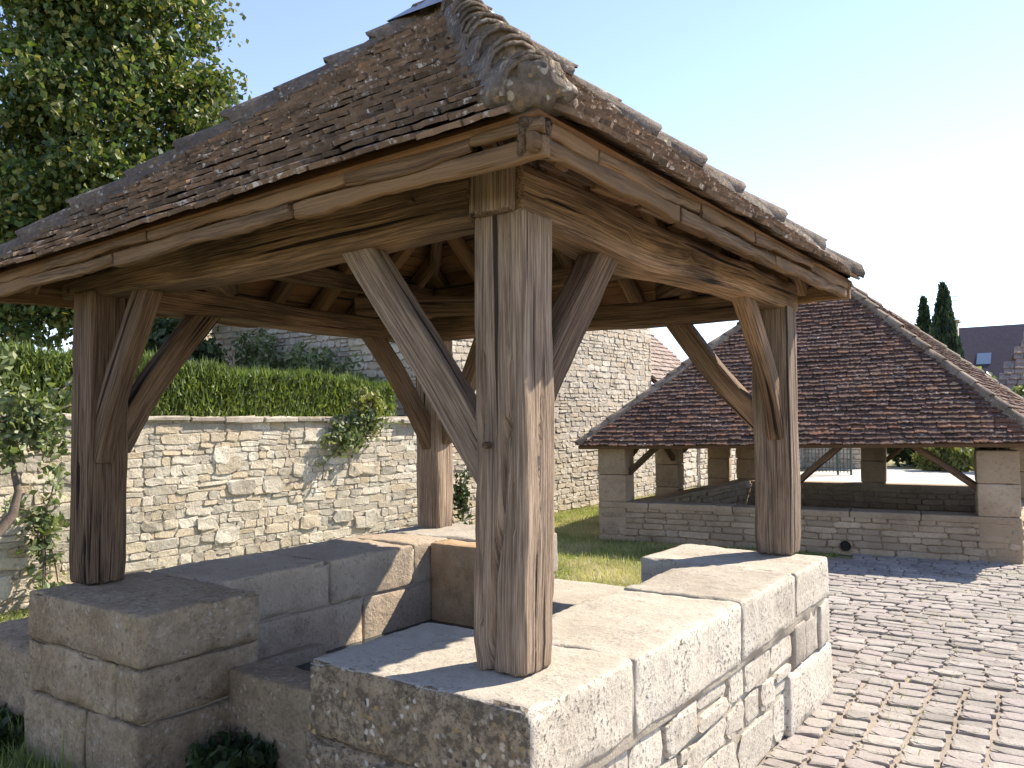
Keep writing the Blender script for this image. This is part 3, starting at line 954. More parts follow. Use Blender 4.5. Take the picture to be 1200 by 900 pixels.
for (a, b) in faces:
    u = b - a; W_ = np.linalg.norm(u); u = u / W_
    s_ap = (AP - a) @ u; v = (AP - a) - s_ap * u; Ls = np.linalg.norm(v); v /= Ls; nn = np.cross(u, v)
    s = 0.28
    while s < W_ - 0.15:
        f = s / s_ap if s < s_ap else (W_ - s) / (W_ - s_ap)
        Lr = Ls * f - 0.06
        if Lr > 0.2:
            p0 = a + u * s + v * 0.035 - nn * 0.085; p1 = a + u * s + v * Lr - nn * 0.085
            timber('rafter', p0, p1, 0.075, 0.095, 'fascia' if Lr < 1.9 else 'brown', shel, upv=nn, seg=0.2, cross=0.05, r=0.008)
        s += 0.37 + random.uniform(-0.03, 0.03)
for c_ in CO:
    d_ = (AP - c_)
    timber('hip_rafter', c_ + d_ * 0.02 + np.array([0, 0, -0.10]), AP + np.array([0, 0, -0.13]), 0.09, 0.11, 'brown', shel, seg=0.2, cross=0.06)
# purlins half way up and a tie
zp = 2.78; kx = (zp - ZE) / (AP[2] - ZE)
pc = [c_ + (AP - c_) * kx + np.array([0, 0, -0.17]) for c_ in CO]
for i in range(4):
    timber('purlin', pc[i], pc[(i + 1) % 4], 0.11, 0.11, 'brown', shel, seg=0.15, cross=0.05)
timber('corner_tie', (-2.86, 1.05, 2.385), (-2.2, 0.33, 2.40), 0.12, 0.13, 'brown', shel, seg=0.1)
timber('corner_tie', (-2.80, 2.0, 2.38), (-2.1, 2.70, 2.40), 0.12, 0.13, 'brown', shel, seg=0.1)
timber('corner_tie', (-0.28, 2.35, 2.46), (-0.95, 2.95, 2.42), 0.12, 0.12, 'brown', shel, seg=0.1)
timber('king_post', (-1.55, 1.56, 3.0), (-1.55, 1.56, 3.78), 0.14, 0.14, 'brown', shel, upv=(0, 1, 0), seg=0.1)
# fascia boards: a lower thick board and a thinner one above, in lengths
def fascia(a, b, outv, cuts, z0, z1, th, out, name, mat='fascia', amp=0.006):
    a = np.array(a); b = np.array(b); o_ = np.array(outv, float)
    for c0, c1 in zip(cuts[:-1], cuts[1:]):
        p0 = a + (b - a) * c0 + o_ * out; p1 = a + (b - a) * c1 + o_ * out
        d_ = (p1 - p0) / np.linalg.norm(p1 - p0)
        p1 = p1 - d_ * 0.006
        zc = (z0 + z1) / 2 + random.uniform(-.006, .005); p0 = p0 + o_ * random.uniform(-0.012, 0.006); p1 = p1 + o_ * random.uniform(-0.012, 0.006)
        p0[2] += zc - ZE; p1[2] += zc - ZE
        def ed(V, L, s=random.random() * 30):
            for i in range(len(V)):
                if V[i][2] < 0:
                    V[i][2] += 0.020 * noise.noise(Vector((V[i][0] * 2.6 + s, 0, 0))) + 0.008 * noise.noise(Vector((V[i][0] * 15 + s, 4, 0)))
            return V
        timber(name, p0, p1, th, z1 - z0, mat, shel, seg=0.05, cross=0.018, r=0.006, amp=amp, edit=ed, wob=0.002)
ey = np.array([0, 0, 0])
F0, F1, F2, F3 = CO
fascia(F0, F1, (0, -1, 0), [0, 0.36, 0.70, 1.0], 2.318, 2.372, 0.035, -0.035, 'fascia_board')
fascia(F0, F1, (0, -1, 0), [0, 0.2, 0.45, 0.78, 0.93, 1.003], 2.373, 2.413, 0.022, -0.015, 'eaves_lath')
fascia(F1, F2, (1, 0, 0), [0.0, 0.28, 0.6, 1.0], 2.318, 2.372, 0.035, -0.035, 'fascia_board')
fascia(F1, F2, (1, 0, 0), [0.004, 0.1, 0.33, 0.5, 0.76, 1.0], 2.373, 2.413, 0.022, -0.015, 'eaves_lath')
fascia(F2, F3, (0, 1, 0), [0, 0.5, 1.0], 2.315, 2.413, 0.035, -0.05, 'fascia_board')
fascia(F3, F0, (-1, 0, 0), [0, 0.45, 1.0], 2.315, 2.413, 0.035, -0.05, 'fascia_board')
# blocking between the rafters over the right and front plates
for k in range(8):
    ya = 0.30 + k * 0.345
    timber('blocking_board', (-0.145, ya, 2.475), (-0.145, ya + 0.31, 2.475), 0.03, 0.105, 'fascia' if k % 2 else 'beam', shel, seg=0.1, cross=0.04, r=0.005)
for k in range(7):
    xa = -2.9 + k * 0.37
    timber('blocking_board', (xa, 0.245, 2.465 - 0.01), (xa + 0.33, 0.245, 2.465), 0.03, 0.11, 'beam', shel, seg=0.1, cross=0.04, r=0.005)

# hip tiles: half round, overlapping up each hip
def hip_shell(name, mat, L=1.0, r0=1.0, r1=0.82, th=0.16, n=9, seed=0):
    V = []; F = []; TRI = []
    rs_ = random.Random(seed)
    jit = [rs_.uniform(-0.05, 0.05) for _ in range(n + 1)]
    for k, (y, rr) in enumerate(((0, r0), (0.5, (r0 + r1) / 2), (1.0, r1))):
        for lay in (0, 1):
            r_ = rr - lay * th
            for i in range(n + 1):
                t = -0.15 + (math.pi + 0.3) * i / n
                yy = y * L + (jit[i] if k == 0 else 0)
                V.append((r_ * math.cos(t) * (1 + jit[i] * .5), yy, r_ * math.sin(t) * (1 + jit[(i * 3) % n] * .5)))
    m = n + 1
    for k in range(2):
        o0 = k * 2 * m; o1 = (k + 1) * 2 * m
        for i in range(n):
            F.append([o0 + i, o0 + i + 1, o1 + i + 1, o1 + i][::-1])
            F.append([o0 + m + i + 1, o0 + m + i, o1 + m + i, o1 + m + i + 1][::-1])
    for i in range(n):
        F.append([i + 1, i, m + i, m + i + 1][::-1])
    b0 = len(V)
    V.append((0, 0.07, -0.1))
    for i in range(n + 1):
        q = V[m + i]; V.append((q[0], 0.05 + jit[i], q[2]))
    for i in range(n):
        F.append([b0, b0 + 1 + i, b0 + 2 + i, b0]) if False else TRI.append([b0, b0 + 1 + i, b0 + 2 + i])
    V = np.array(V)
    return mesh_from(name, V, F + TRI, mat, True), V, F

def hip_line(parent, c_, A_, exposure, length, rad, variants, t0=0.0, t1=1.0, lift=0.0, mortar='mortar', tilt=0.06):
    c_ = np.array(c_, float); A_ = np.array(A_, float)
    d = A_ - c_; L = np.linalg.norm(d); d = d / L
    side = np.cross(d, np.array([0, 0, 1.0])); side /= np.linalg.norm(side)
    nz = np.cross(side, d)
    s = t0 * L
    while s < L * t1:
        al = random.uniform(0.5, 1.0) * tilt
        dd = d * math.cos(al) - nz * math.sin(al); n2 = np.cross(side, dd)
        rr = rad * random.uniform(0.92, 1.1)
        p = c_ + d * s + nz * (lift + random.uniform(-0.006, 0.01)) + side * random.uniform(-0.012, 0.012)
        rz = random.uniform(-0.05, 0.05)
        sd2 = side * math.cos(rz) + dd * math.sin(rz); dd2 = dd * math.cos(rz) - side * math.sin(rz)
        Mx = Matrix(((sd2[0] * rr, dd2[0] * length, n2[0] * rr, p[0]), (sd2[1] * rr, dd2[1] * length, n2[1] * rr, p[1]),
                     (sd2[2] * rr, dd2[2] * length, n2[2] * rr, p[2]), (0, 0, 0, 1)))
        place(bpy.data.objects.new('hip_tile', random.choice(variants)[0]), parent, Mx)
        s += exposure * random.uniform(0.9, 1.1)
    # bed of mortar
    V = []; F = []
    ns = int(L / 0.06); prof = [(-1.6, -0.95), (-1.25, -0.55), (-0.95, 0.12), (-0.55, 0.38), (0, 0.5), (0.55, 0.38), (0.95, 0.12), (1.25, -0.55), (1.6, -0.95)]
    for i in range(ns + 1):
        s = L * (t0 + 0.03 + (t1 - t0 - 0.03) * i / ns)
        for (a_, b_) in prof:
            k = 1 + 0.25 * noise.noise(Vector((s * 7, a_ * 2, L)))
            V.append(c_ + d * s + side * a_ * rad * k + nz * (b_ * rad * k + lift - 0.02 * 0))
    m = len(prof)
    for i in range(ns):
        for j in range(m - 1):
            F.append([i * m + j, i * m + j + 1, (i + 1) * m + j + 1, (i + 1) * m + j])
    F.append(list(range(m))); 
    add('hip_mortar', V, F, mortar, parent, True)

hv = [hip_shell('hip_tile', 'hip', seed=i) for i in range(4)]
hip_line(shel, CO[1], AP, 0.155, 0.22, 0.09, hv, 0.02, 0.97, lift=0.028, mortar='hip', tilt=0.24)
hip_line(shel, CO[0], AP, 0.30, 0.36, 0.09, hv, 0.0, 0.96, lift=0.02, mortar='hip', tilt=0.11)
hip_line(shel, CO[2], AP, 0.30, 0.36, 0.09, hv, 0.0, 0.96, lift=0.02, mortar='hip', tilt=0.11)
hip_line(shel, CO[3], AP, 0.30, 0.36, 0.09, hv, 0.0, 0.96, lift=0.02, mortar='hip', tilt=0.11)
# clump of old mortar closing the near hip
def lump(name, c_, rx, ry, rz, mat, parent, seed=1, amp=0.25):
    import bmesh
    bm = bmesh.new(); bmesh.ops.create_icosphere(bm, subdivisions=3, radius=1)
    V = []
    for v_ in bm.verts:
        k = 1 + amp * noise.fractal(v_.co * 1.6 + Vector((seed, seed, seed)), 0.8, 2, 3)
        V.append((c_[0] + v_.co.x * rx * k, c_[1] + v_.co.y * ry * k, c_[2] + v_.co.z * rz * k))
    F = [[v_.index for v_ in f.verts] for f in bm.faces]
    bm.free()
    return add(name, V, F, mat, parent, True)
lump('hip_end_mortar', (0.04, -0.025, 2.505), 0.125, 0.125, 0.085, 'hip', shel, 3, 0.35)
# lead cap and finial
cv = []
for k, (hw, z_) in enumerate(((0.26, -0.17), (0.14, -0.045), (0.03, 0.045))):
    for sx, sy in ((-1, -1), (1, -1), (1, 1), (-1, 1)):
        cv.append((AP[0] + sx * hw, AP[1] + sy * hw, AP[2] + 0.055 + z_ + random.uniform(-.01, .01)))
cf = [[0, 1, 5, 4], [1, 2, 6, 5], [2, 3, 7, 6], [3, 0, 4, 7], [4, 5, 9, 8], [5, 6, 10, 9], [6, 7, 11, 10], [7, 4, 8, 11], [8, 9, 10, 11]]
add('lead_cap', cv, cf, 'lead', shel)
V_, F_ = tube([(AP[0], AP[1], AP[2] + 0.03), (AP[0], AP[1], AP[2] + 0.09), (AP[0], AP[1], AP[2] + 0.13)], [0.05, 0.055, 0.03], 8)
add('finial', V_, F_, 'lead', shel)

# ------------------------------------------------------------------ terrace wall and building
tw = thing('terrace_wall', (-6.45, 3.0, 0), 'long low cream rubble retaining wall with flat coping under the hedge', 'stone wall')
box('wall_core', (-6.75, -3.0, -0.02), (-6.34, 7.12, 1.66), 'rubblejoint', tw)
rb = stone_set('rubble_stone', 'rubble', count=16, smooth=False, jit=0.10, pull=0.08, top=(0.7, 1.1), ring_y=(0.6, 0.95))
topf = lambda s: 1.68 - 0.012 * s
lay = rubble_layout((-6.345, 7.12, 0), (0, -1, 0), (1, 0, 0), 10.1, lambda s: 1.63 + 0.012 * s, (0.045, 0.115), (0.07, 0.28), 0.024, gap=0.007, jitter=2.6)
scatter_pieces('rubble_stone', rb, lay, tw, 'rubble_stones')
for k in range(26):
    yy_ = random.uniform(-1.5, 6.9); zz_ = random.uniform(0.15, 1.45)
    place(bpy.data.objects.new('rubble_stone', random.choice(rb)[0]), tw, piece_matrix((-6.335, yy_, zz_), (0, 1, 0), (1, 0, 0), random.uniform(0.16, 0.34), random.uniform(0.03, 0.04), random.uniform(0.12, 0.2), random.uniform(-.08, .08)))
y = -3.0
while y < 7.0:
    l = random.uniform(0.3, 0.65)
    zt = 1.70 - 0.013 * max(0, y)
    block('coping_stone', (-6.80, y, zt - 0.055 + random.uniform(-.01, .01)), (-6.27 + random.uniform(-.03, .03), min(y + l - 0.012, 7.1), zt), 'coping', tw,
          r=0.012, res=0.16, amp=0.008, low=0.01, smooth=False)
    y += l
sheet('terrace_ground', [(-60, -20), (-6.7, -20), (-6.7, 7.1), (-60, 7.1)], 1.58, 'ground')

bd = thing('rubble_building', (-9.0, 10.5, 0), 'tall pale rubble stone building beyond the hedge, its long side wall sunlit', 'building')
box('wall_core', (-12.1, 7.24, -0.02), (-6.36, 13.9, 4.75), 'rubblejoint', bd)
br = stone_set('rubble_stone', 'bigrubble', count=14, smooth=False, jit=0.10, pull=0.10, top=(0.7, 1.1), ring_y=(0.6, 0.95))
lay = rubble_layout((-6.37, 13.9, 0), (0, -1, 0), (1, 0, 0), 6.66, lambda s: 4.75, (0.05, 0.115), (0.09, 0.28), 0.032, gap=0.010, jitter=2.4)
lay2 = rubble_layout((-12.1, 7.25, 1.5), (1, 0, 0), (0, -1, 0), 5.72, lambda s: 3.2, (0.09, 0.17), (0.14, 0.36), 0.06, gap=0.016)
scatter_pieces('rubble_stone', br, lay + lay2, bd, 'rubble_stones')
def slab(name, pts, th, mat, parent=None):
    pts = np.array(pts, float); n_ = np.cross(pts[1] - pts[0], pts[2] - pts[0]); n_ /= np.linalg.norm(n_)
    k = len(pts)
    V = np.concatenate([pts, pts - n_ * th])
    F = [list(range(k)), list(range(2 * k - 1, k - 1, -1))] + [[i, k + i, k + (i + 1) % k, (i + 1) % k] for i in range(k)]
    return add(name, V, F, mat, parent)
slab('roof', [(-6.1, 7.0, 4.7), (-6.1, 14.1, 4.7), (-9.2, 14.1, 6.2), (-9.2, 7.0, 6.2)], 0.08, 'tile3', bd)
slab('roof', [(-12.3, 14.1, 4.7), (-12.3, 7.0, 4.7), (-9.21, 7.0, 6.2), (-9.21, 14.1, 6.2)], 0.08, 'tile3', bd)
slab('gable', [(-12.0, 7.245, 4.74), (-6.4, 7.245, 4.74), (-9.2, 7.245, 6.1)], 0.3, 'bigrubble', bd)

# lean-to beyond the building
an = thing('tiled_outbuilding', (-8.0, 15.3, 0), 'low outbuilding with pinkish tiled roof against the end of the tall rubble wall', 'outbuilding')
box('wall_core', (-9.0, 13.92, -0.02), (-6.45, 16.4, 2.35), 'rubblejoint', an)
lay = rubble_layout((-6.46, 16.4, 0), (0, -1, 0), (1, 0, 0), 2.45, lambda s: 2.3, (0.1, 0.18), (0.16, 0.4), 0.06, gap=0.018)
scatter_pieces('rubble_stone', br, lay, an, 'rubble_stones', 150)
slab('roof_deck', [(-6.25, 13.93, 2.36), (-6.25, 16.6, 2.36), (-9.0, 16.6, 4.9), (-9.0, 13.93, 4.9)], 0.06, 'deck', an)
tv3 = [tile_variant('roof_tile', 'tile3', 0.08) for _ in range(6)]
def rect_tiles(E0, E1, T0, exposure, width, length, thick):
    E0, E1, T0 = map(np.array, (E0, E1, T0)); u = E1 - E0; W_ = np.linalg.norm(u); u = u / W_
    v = T0 - E0; Ls = np.linalg.norm(v); v = v / Ls; nn = np.cross(u, v)
    out = []; t = -0.03
    while t < Ls - exposure * 0.5:
        s = -random.uniform(0, width)
        while s < W_:
            w = width * random.uniform(0.9, 1.1); c_ = min(max(s + w / 2, w * 0.3), W_ - w * 0.3)
            al = math.atan2(thick * 1.9, length); vv = v * math.cos(al) - nn * math.sin(al); n2 = np.cross(u, vv)
            p = E0 + u * c_ + v * (t + random.uniform(-.06, .06) * exposure) + nn * (thick * 1.3 + random.uniform(-.2, .3) * thick)
            out.append(Matrix(((u[0] * w * .96, vv[0] * length, n2[0] * thick, p[0]), (u[1] * w * .96, vv[1] * length, n2[1] * thick, p[1]),
                               (u[2] * w * .96, vv[2] * length, n2[2] * thick, p[2]), (0, 0, 0, 1))))
            s += w
        t += exposure
    return out
scatter_pieces('roof_tile', tv3, rect_tiles((-6.2, 13.95, 2.34), (-6.2, 16.6, 2.34), (-9.0, 13.95, 4.92), 0.16, 0.22, 0.3, 0.022), an, 'roof_tiles', 200)

bw_ = thing('boundary_wall', (-6.4, 20.5, 0), 'pale rubble boundary wall seen behind the washhouse pillars and the iron gate', 'stone wall')
box('wall_core', (-6.75, 16.42, -0.02), (-6.40, 24.9, 1.75), 'rubblejoint', bw_)
lay = rubble_layout((-6.41, 24.9, 0), (0, -1, 0), (1, 0, 0), 8.45, lambda s: 1.75, (0.1, 0.18), (0.18, 0.42), 0.06, gap=0.02)
box('wall_core', (-6.9, 25.0, -0.02), (-4.6, 25.3, 2.2), 'rubblejoint', bw_)
lay += rubble_layout((-6.9, 24.99, 0), (1, 0, 0), (0, -1, 0), 2.3, lambda s: 2.2, (0.1, 0.18), (0.18, 0.42), 0.06, gap=0.02)
scatter_pieces('rubble_stone', br, lay, bw_, 'rubble_stones', 200)

# sunlit far wall behind the tree
fwl = thing('far_garden_wall', (-16.2, 11.5, 1.5), 'sunlit pinkish wall of a far outbuilding between the dark tree and the shaded gable', 'wall')
box('wall_core', (-16.6, 8.0, 1.4), (-16.1, 18.0, 4.6), 'rubblejoint', fwl)
lay = rubble_layout((-16.11, 18.0, 1.5), (0, -1, 0), (1, 0, 0), 10.0, lambda s: 3.0, (0.14, 0.24), (0.25, 0.5), 0.06, gap=0.02)
scatter_pieces('rubble_stone', br, lay, fwl, 'rubble_stones', 60)

# ------------------------------------------------------------------ washhouse
A2 = np.array([-4.15, 7.71, 0.0]); U2 = np.array([0.98687, 0.1615, 0]); N2 = np.array([-0.1615, 0.98687, 0])
def W2(a, b, z): return A2 + U2 * a + N2 * b + np.array([0, 0, z])
wh = thing('washhouse', tuple(W2(2.5, 2.5, 0)), 'open stone washhouse with big dark red tiled hip roof on squat stone pillars', 'washhouse')
rot2 = math.atan2(U2[1], U2[0])
def local_block(name, a0, a1, b0, b1, z0, z1, mat, r=0.02, res=0.09, amp=0.006):
    lo = np.array([a0, b0, z0]); hi = np.array([a1, b1, z1])
    V, F = lattice(lo, hi, (res,) * 3, r)
    V, nr = rounded(V, lo, hi, r)
    s = random.random() * 40
    for i in range(len(V)):
        V[i] += nr[i] * (noise.fractal(Vector(V[i]) * 9 + Vector((s, 0, s)), 0.9, 2, 2) * amp)
    Wv = A2 + V[:, :1] * U2 + V[:, 1:2] * N2 + V[:, 2:3] * np.array([0, 0, 1.0])
    return add(name, Wv, F, mat, wh, True)
ws = stone_set('wall_stone', 'wash', count=10, smooth=False, jit=0.05, pull=0.08)
def wh_wall(a0, b0, a1, b1, h, out, th=0.32, parts=160):
    p0 = W2(a0, b0, 0); p1 = W2(a1, b1, 0); d = p1 - p0; L = np.linalg.norm(d); d /= L
    o_ = np.array(out, float); ow = U2 * o_[0] + N2 * o_[1]
    timber('wall_core', p0 + d * 0.02 - ow * (th / 2) + np.array([0, 0, h / 2 - 0.03]), p1 - ow * (th / 2) + np.array([0, 0, h / 2 - 0.03]), th - 0.03, h + 0.02, 'wash', wh, seg=0.5, cross=0.2, wob=0)
    return rubble_layout(p0 - ow * 0.015, d, ow, L, lambda s: h - 0.06, (0.06, 0.11), (0.13, 0.36), 0.035, gap=0.008, z0=-0.01)
H2 = 0.50
wl = wh_wall(0.0, 0.0, 4.8, 0.0, H2, (0, -1))
wl += wh_wall(0.2, 0.3, 0.85, 5.0, H2, (-1, 0))
wl += wh_wall(0.85, 4.7, 5.5, 4.7, H2, (0, -1))      # inner face of the back wall
wl += wh_wall(0.55, 0.3, 1.2, 5.0, H2, (1, 0), th=0.3)
wl += wh_wall(4.8, 0.0, 5.6, 5.0, H2, (1, 0))
scatter_pieces('wall_stone', ws, wl, wh, 'wall_stones')
a = 0.0
while a < 4.8:
    l = random.uniform(0.6, 1.1); e = min(a + l, 4.8)
    local_block('coping_stone', a + 0.003, e - 0.006, -0.02, 0.34, H2 - 0.075, H2 + random.uniform(-.004, .008), 'wash', r=0.015)
    a = e
for (a_, b_, w_, d_) in ((0.0, 0.0, 0.37, 0.38), (4.42, 0.0, 0.40, 0.4), (0.02, 2.6, 0.37, 0.36), (0.36, 4.85, 0.36, 0.36), (0.88, 4.85, 0.36, 0.36), (2.98, 4.75, 0.38, 0.36), (5.2, 4.8, 0.38, 0.36), (4.95, 2.4, 0.36, 0.36)):
    for z0, z1 in ((0.0, H2), (H2 + 0.004, 0.86), (0.864, 1.225)):
        rr = random.uniform(-.006, .006)
        local_block('pillar_stone', a_ - 0.01 + rr, a_ + w_ + rr, b_ - 0.012 + rr, b_ + d_, z0, z1, 'wash', r=0.018, res=0.1)
def wtim(name, p0, p1, w, h, mat='brown', **kw):
    return timber(name, p0, p1, w, h, mat, wh, seg=0.15, cross=0.06, **kw)
wtim('wall_plate', W2(-0.1, 0.18, 1.265), W2(4.95, 0.18, 1.31), 0.2, 0.09)
wtim('wall_plate', W2(0.1, 0.0, 1.27), W2(0.6, 5.1, 1.27), 0.18, 0.09)
wtim('wall_plate', W2(0.3, 5.0, 1.27), W2(5.6, 5.0, 1.30), 0.18, 0.09)
wtim('wall_plate', W2(4.7, 0.0, 1.30), W2(5.5, 5.1, 1.30), 0.18, 0.09)
for (p0, p1) in (((0.36, 0.18, 0.88), (0.78, 0.18, 1.25)), ((0.2, 0.3, 0.9), (0.26, 1.0, 1.25)), ((0.32, 2.7, 0.9), (0.27, 2.1, 1.25)), ((4.44, 0.18, 0.8), (3.78, 0.18, 1.27)),
                 ((1.2, 4.9, 0.9), (1.6, 4.9, 1.25)), ((3.34, 4.9, 0.85), (3.75, 4.9, 1.25)), ((2.3, 0.18, 1.0), (2.0, 0.18, 1.25)), ((2.50, 0.18, 0.80), (3.0, 0.18, 1.26)), ((0.2, 2.8, 0.9), (0.5, 3.3, 1.25))):
    wtim('brace', W2(*p0), W2(*p1), 0.07, 0.08)
wtim('post', W2(2.45, 0.18, 0.0), W2(2.45, 0.18, 1.24), 0.14, 0.14, upv=(0, 1, 0))
# roof
AP2 = W2(2.6, 2.5, 3.82)
C2 = [W2(-0.2, -0.24, 1.25), W2(5.05, -0.24, 1.32), W2(6.0, 5.3, 1.32), W2(-0.1, 5.3, 1.25)]
f2 = [(C2[0], C2[1]), (C2[1], C2[2]), (C2[2], C2[3]), (C2[3], C2[0])]
for (a_, b_) in f2:
    slab('roof_deck', [a_ - np.array([0, 0, 0.01]), b_ - np.array([0, 0, 0.01]), AP2 - np.array([0, 0, 0.01])], 0.05, 'brown', wh)
tv2 = [tile_variant('roof_tile', 'tile2', 0.09) for _ in range(10)]
ms = []; w8 = {}
for fi, (a_, b_) in enumerate(f2):
    mm, _ = roof_face_tiles(a_, b_, AP2, 0.080, 0.135, 0.18, 0.014)
    for m_ in mm:
        w8[id(m_)] = [1.0, 0.5, 0.01, 0.01][fi]
    ms += mm
scatter_pieces('roof_tile', tv2, ms, wh, 'roof_tiles', 300, score=lambda m_: w8[id(m_)] * pix_size(None, m_.to_translation()))
hv2 = [hip_shell('hip_tile', 'hip2', seed=20 + i) for i in range(4)]
for i, c_ in enumerate(C2):
    hip_line(wh, c_, AP2, 0.27, 0.34, 0.062, hv2, 0.0, 0.97, lift=0.01, mortar='hip2')
# drain
V_, F_ = tube([tuple(W2(3.05, -0.055, 0.10)), tuple(W2(3.05, 0.01, 0.10))], [0.065, 0.065], 14)
add('drain_pipe', V_, F_[:-2], 'wash', wh, True)
V_, F_ = tube([tuple(W2(3.05, -0.04, 0.10)), tuple(W2(3.05, 0.0, 0.10))], [0.056, 0.056], 14)
add('drain_opening', V_, F_, 'void', wh)  # black plug, paints the dark inside of the pipe

# ------------------------------------------------------------------ iron gate
gt = thing('iron_gate', (-4.95, 22.0, 0), 'dark iron bar gate standing open at the roadside, seen under the washhouse roof', 'gate')
V_ = []; F_ = []
for i in range(14):
    xx = -5.6 + i * 0.095
    v, f = tube([(xx, 22.0, 0.06), (xx, 22.0, 1.45)], [0.012, 0.012], 6)
    add('bar', v, f, 'iron', gt)
for zz in (0.12, 1.35):
    v, f = tube([(-5.65, 22.0, zz), (-4.3, 22.0, zz)], [0.018, 0.018], 6)
    add('rail', v, f, 'iron', gt)
for xx in (-4.62, -4.27):
    v, f = tube([(xx, 22.0, 0.0), (xx, 22.0, 1.5)], [0.03, 0.03], 8)
    add('gate_post', v, f, 'iron', gt)

# ------------------------------------------------------------------ far houses
def gable_house(name, x0, x1, y0, y1, zw, zr, label, wmat, rmat, cat='house'):
    h = thing(name, ((x0 + x1) / 2, (y0 + y1) / 2, 0), label, cat)
    box('wall', (x0, y0, -0.02), (x1, y1, zw), wmat, h)
    ym = (y0 + y1) / 2
    slab('roof', [(x0 - .2, y0 - .3, zw - .1), (x1 + .2, y0 - .3, zw - .1), (x1 + .2, ym, zr), (x0 - .2, ym, zr)], 0.1, rmat, h)
    slab('roof', [(x1 + .2, y1 + .3, zw - .1), (x0 - .2, y1 + .3, zw - .1), (x0 - .2, ym + .01, zr), (x1 + .2, ym + .01, zr)], 0.1, rmat, h)
    return h
dh = gable_house('slate_house', -4.3, 5.0, 42.0, 49.0, 2.7, 6.15, 'far house with dark slate roof, chimney and small skylight beside the cypresses', 'plaster', 'darkslate')
ch = box('chimney', (-4.5, 42.6, 2.0), (-4.02, 43.1, 6.15), 'bigrubble', dh)
V_ = ch
o = box('chimney_cap', (-4.6, 42.5, 6.155), (-3.92, 43.2, 6.28), 'bigrubble', dh)
v, f = tube([(-4.4, 43.3, 5.5), (-4.4, 43.3, 7.55)], [0.025, 0.025], 6)
ant = add('antenna', v, f, 'iron', dh)
for zz, ll in ((7.5, 0.5), (7.3, 0.35)):
    v, f = tube([(-4.4 - ll * 0.4, 43.3, zz), (-4.4 + ll, 43.3, zz)], [0.018, 0.018], 5)
    add('antenna_arm', v, f, 'iron', ant)
# skylight on the front slope
def on_slope(x, k): # k 0..1 up the front slope
    return np.array([x, 41.7 + (45.5 - 41.7) * k, 2.6 + (6.15 - 2.6) * k + 0.03])
slab('skylight', [on_slope(-3.35, 0.42), on_slope(-2.75, 0.42), on_slope(-2.75, 0.58), on_slope(-3.35, 0.58)], 0.05, 'glass', dh)
rh = thing('tiled_barn', (1.6, 30, 0), 'pinkish tiled barn roof at the right edge beyond the washhouse', 'barn')
box('wall', (-0.6, 28.8, -0.02), (5.8, 35.0, 2.0), 'plaster', rh)
slab('roof_deck', [(-1.5, 28.0, 2.2), (6, 28.0, 2.2), (6, 31.5, 6.0), (0.3, 31.5, 6.0)], 0.08, 'deck', rh)
slab('roof_deck', [(6, 35.4, 2.2), (-1.5, 35.4, 2.2), (0.3, 31.51, 6.0), (6, 31.51, 6.0)], 0.08, 'tile3', rh)
slab('roof_deck', [(-1.5, 35.4, 2.19), (-1.5, 28.0, 2.19), (0.3, 31.5, 5.98)], 0.08, 'tile3', rh)
E0 = np.array([-1.5, 28.0, 2.2]); vv_ = np.array([0, 3.5, 3.8])
ms = []
for m_ in rect_tiles((-1.5, 27.97, 2.2), (6, 27.97, 2.2), (-1.5, 31.5, 6.0), 0.24, 0.3, 0.4, 0.05):
    p = m_.to_translation(); k = (p.z - 2.2) / 3.8
    if p.x > -1.5 + 1.8 * k + 0.1: ms.append(m_)
scatter_pieces('roof_tile', tv3, ms, rh, 'roof_tiles', 120)

# ------------------------------------------------------------------ vegetation
def cypress(x, y, z0, h, rad, label, n=5000):
    t = thing('cypress_tree', (x, y, z0), label, 'cypress')
    v, f = tube([(x, y, z0), (x, y, z0 + h * 0.5)], [0.14, 0.06], 7)
    add('trunk', v, f, 'bark', t)
    k = RNG.random(n) ** 0.8
    r_ = rad * np.minimum(1, (1 - k) * 2.2) ** 0.75 * np.minimum(1, 0.55 + k * 2)
    th = RNG.uniform(0, 2 * np.pi, n)
    rr = r_ * RNG.uniform(0.6, 1.08, n) * (1 + 0.12 * np.sin(th * 3 + k * 14))
    P = np.stack([x + rr * np.cos(th), y + rr * np.sin(th), z0 + 0.3 + k * (h - 0.3)], 1)
    leaves('crown', P, 0.20, 'cypressleaf', t, asp=2.6, up_bias=3.0)
cypress(-4.25, 40, 0, 7.55, 0.62, 'taller dark cypress beside the chimney of the slate house', 7000)
cypress(-5.15, 40.5, 0, 7.05, 0.46, 'shorter slim cypress left of the taller one', 5000)

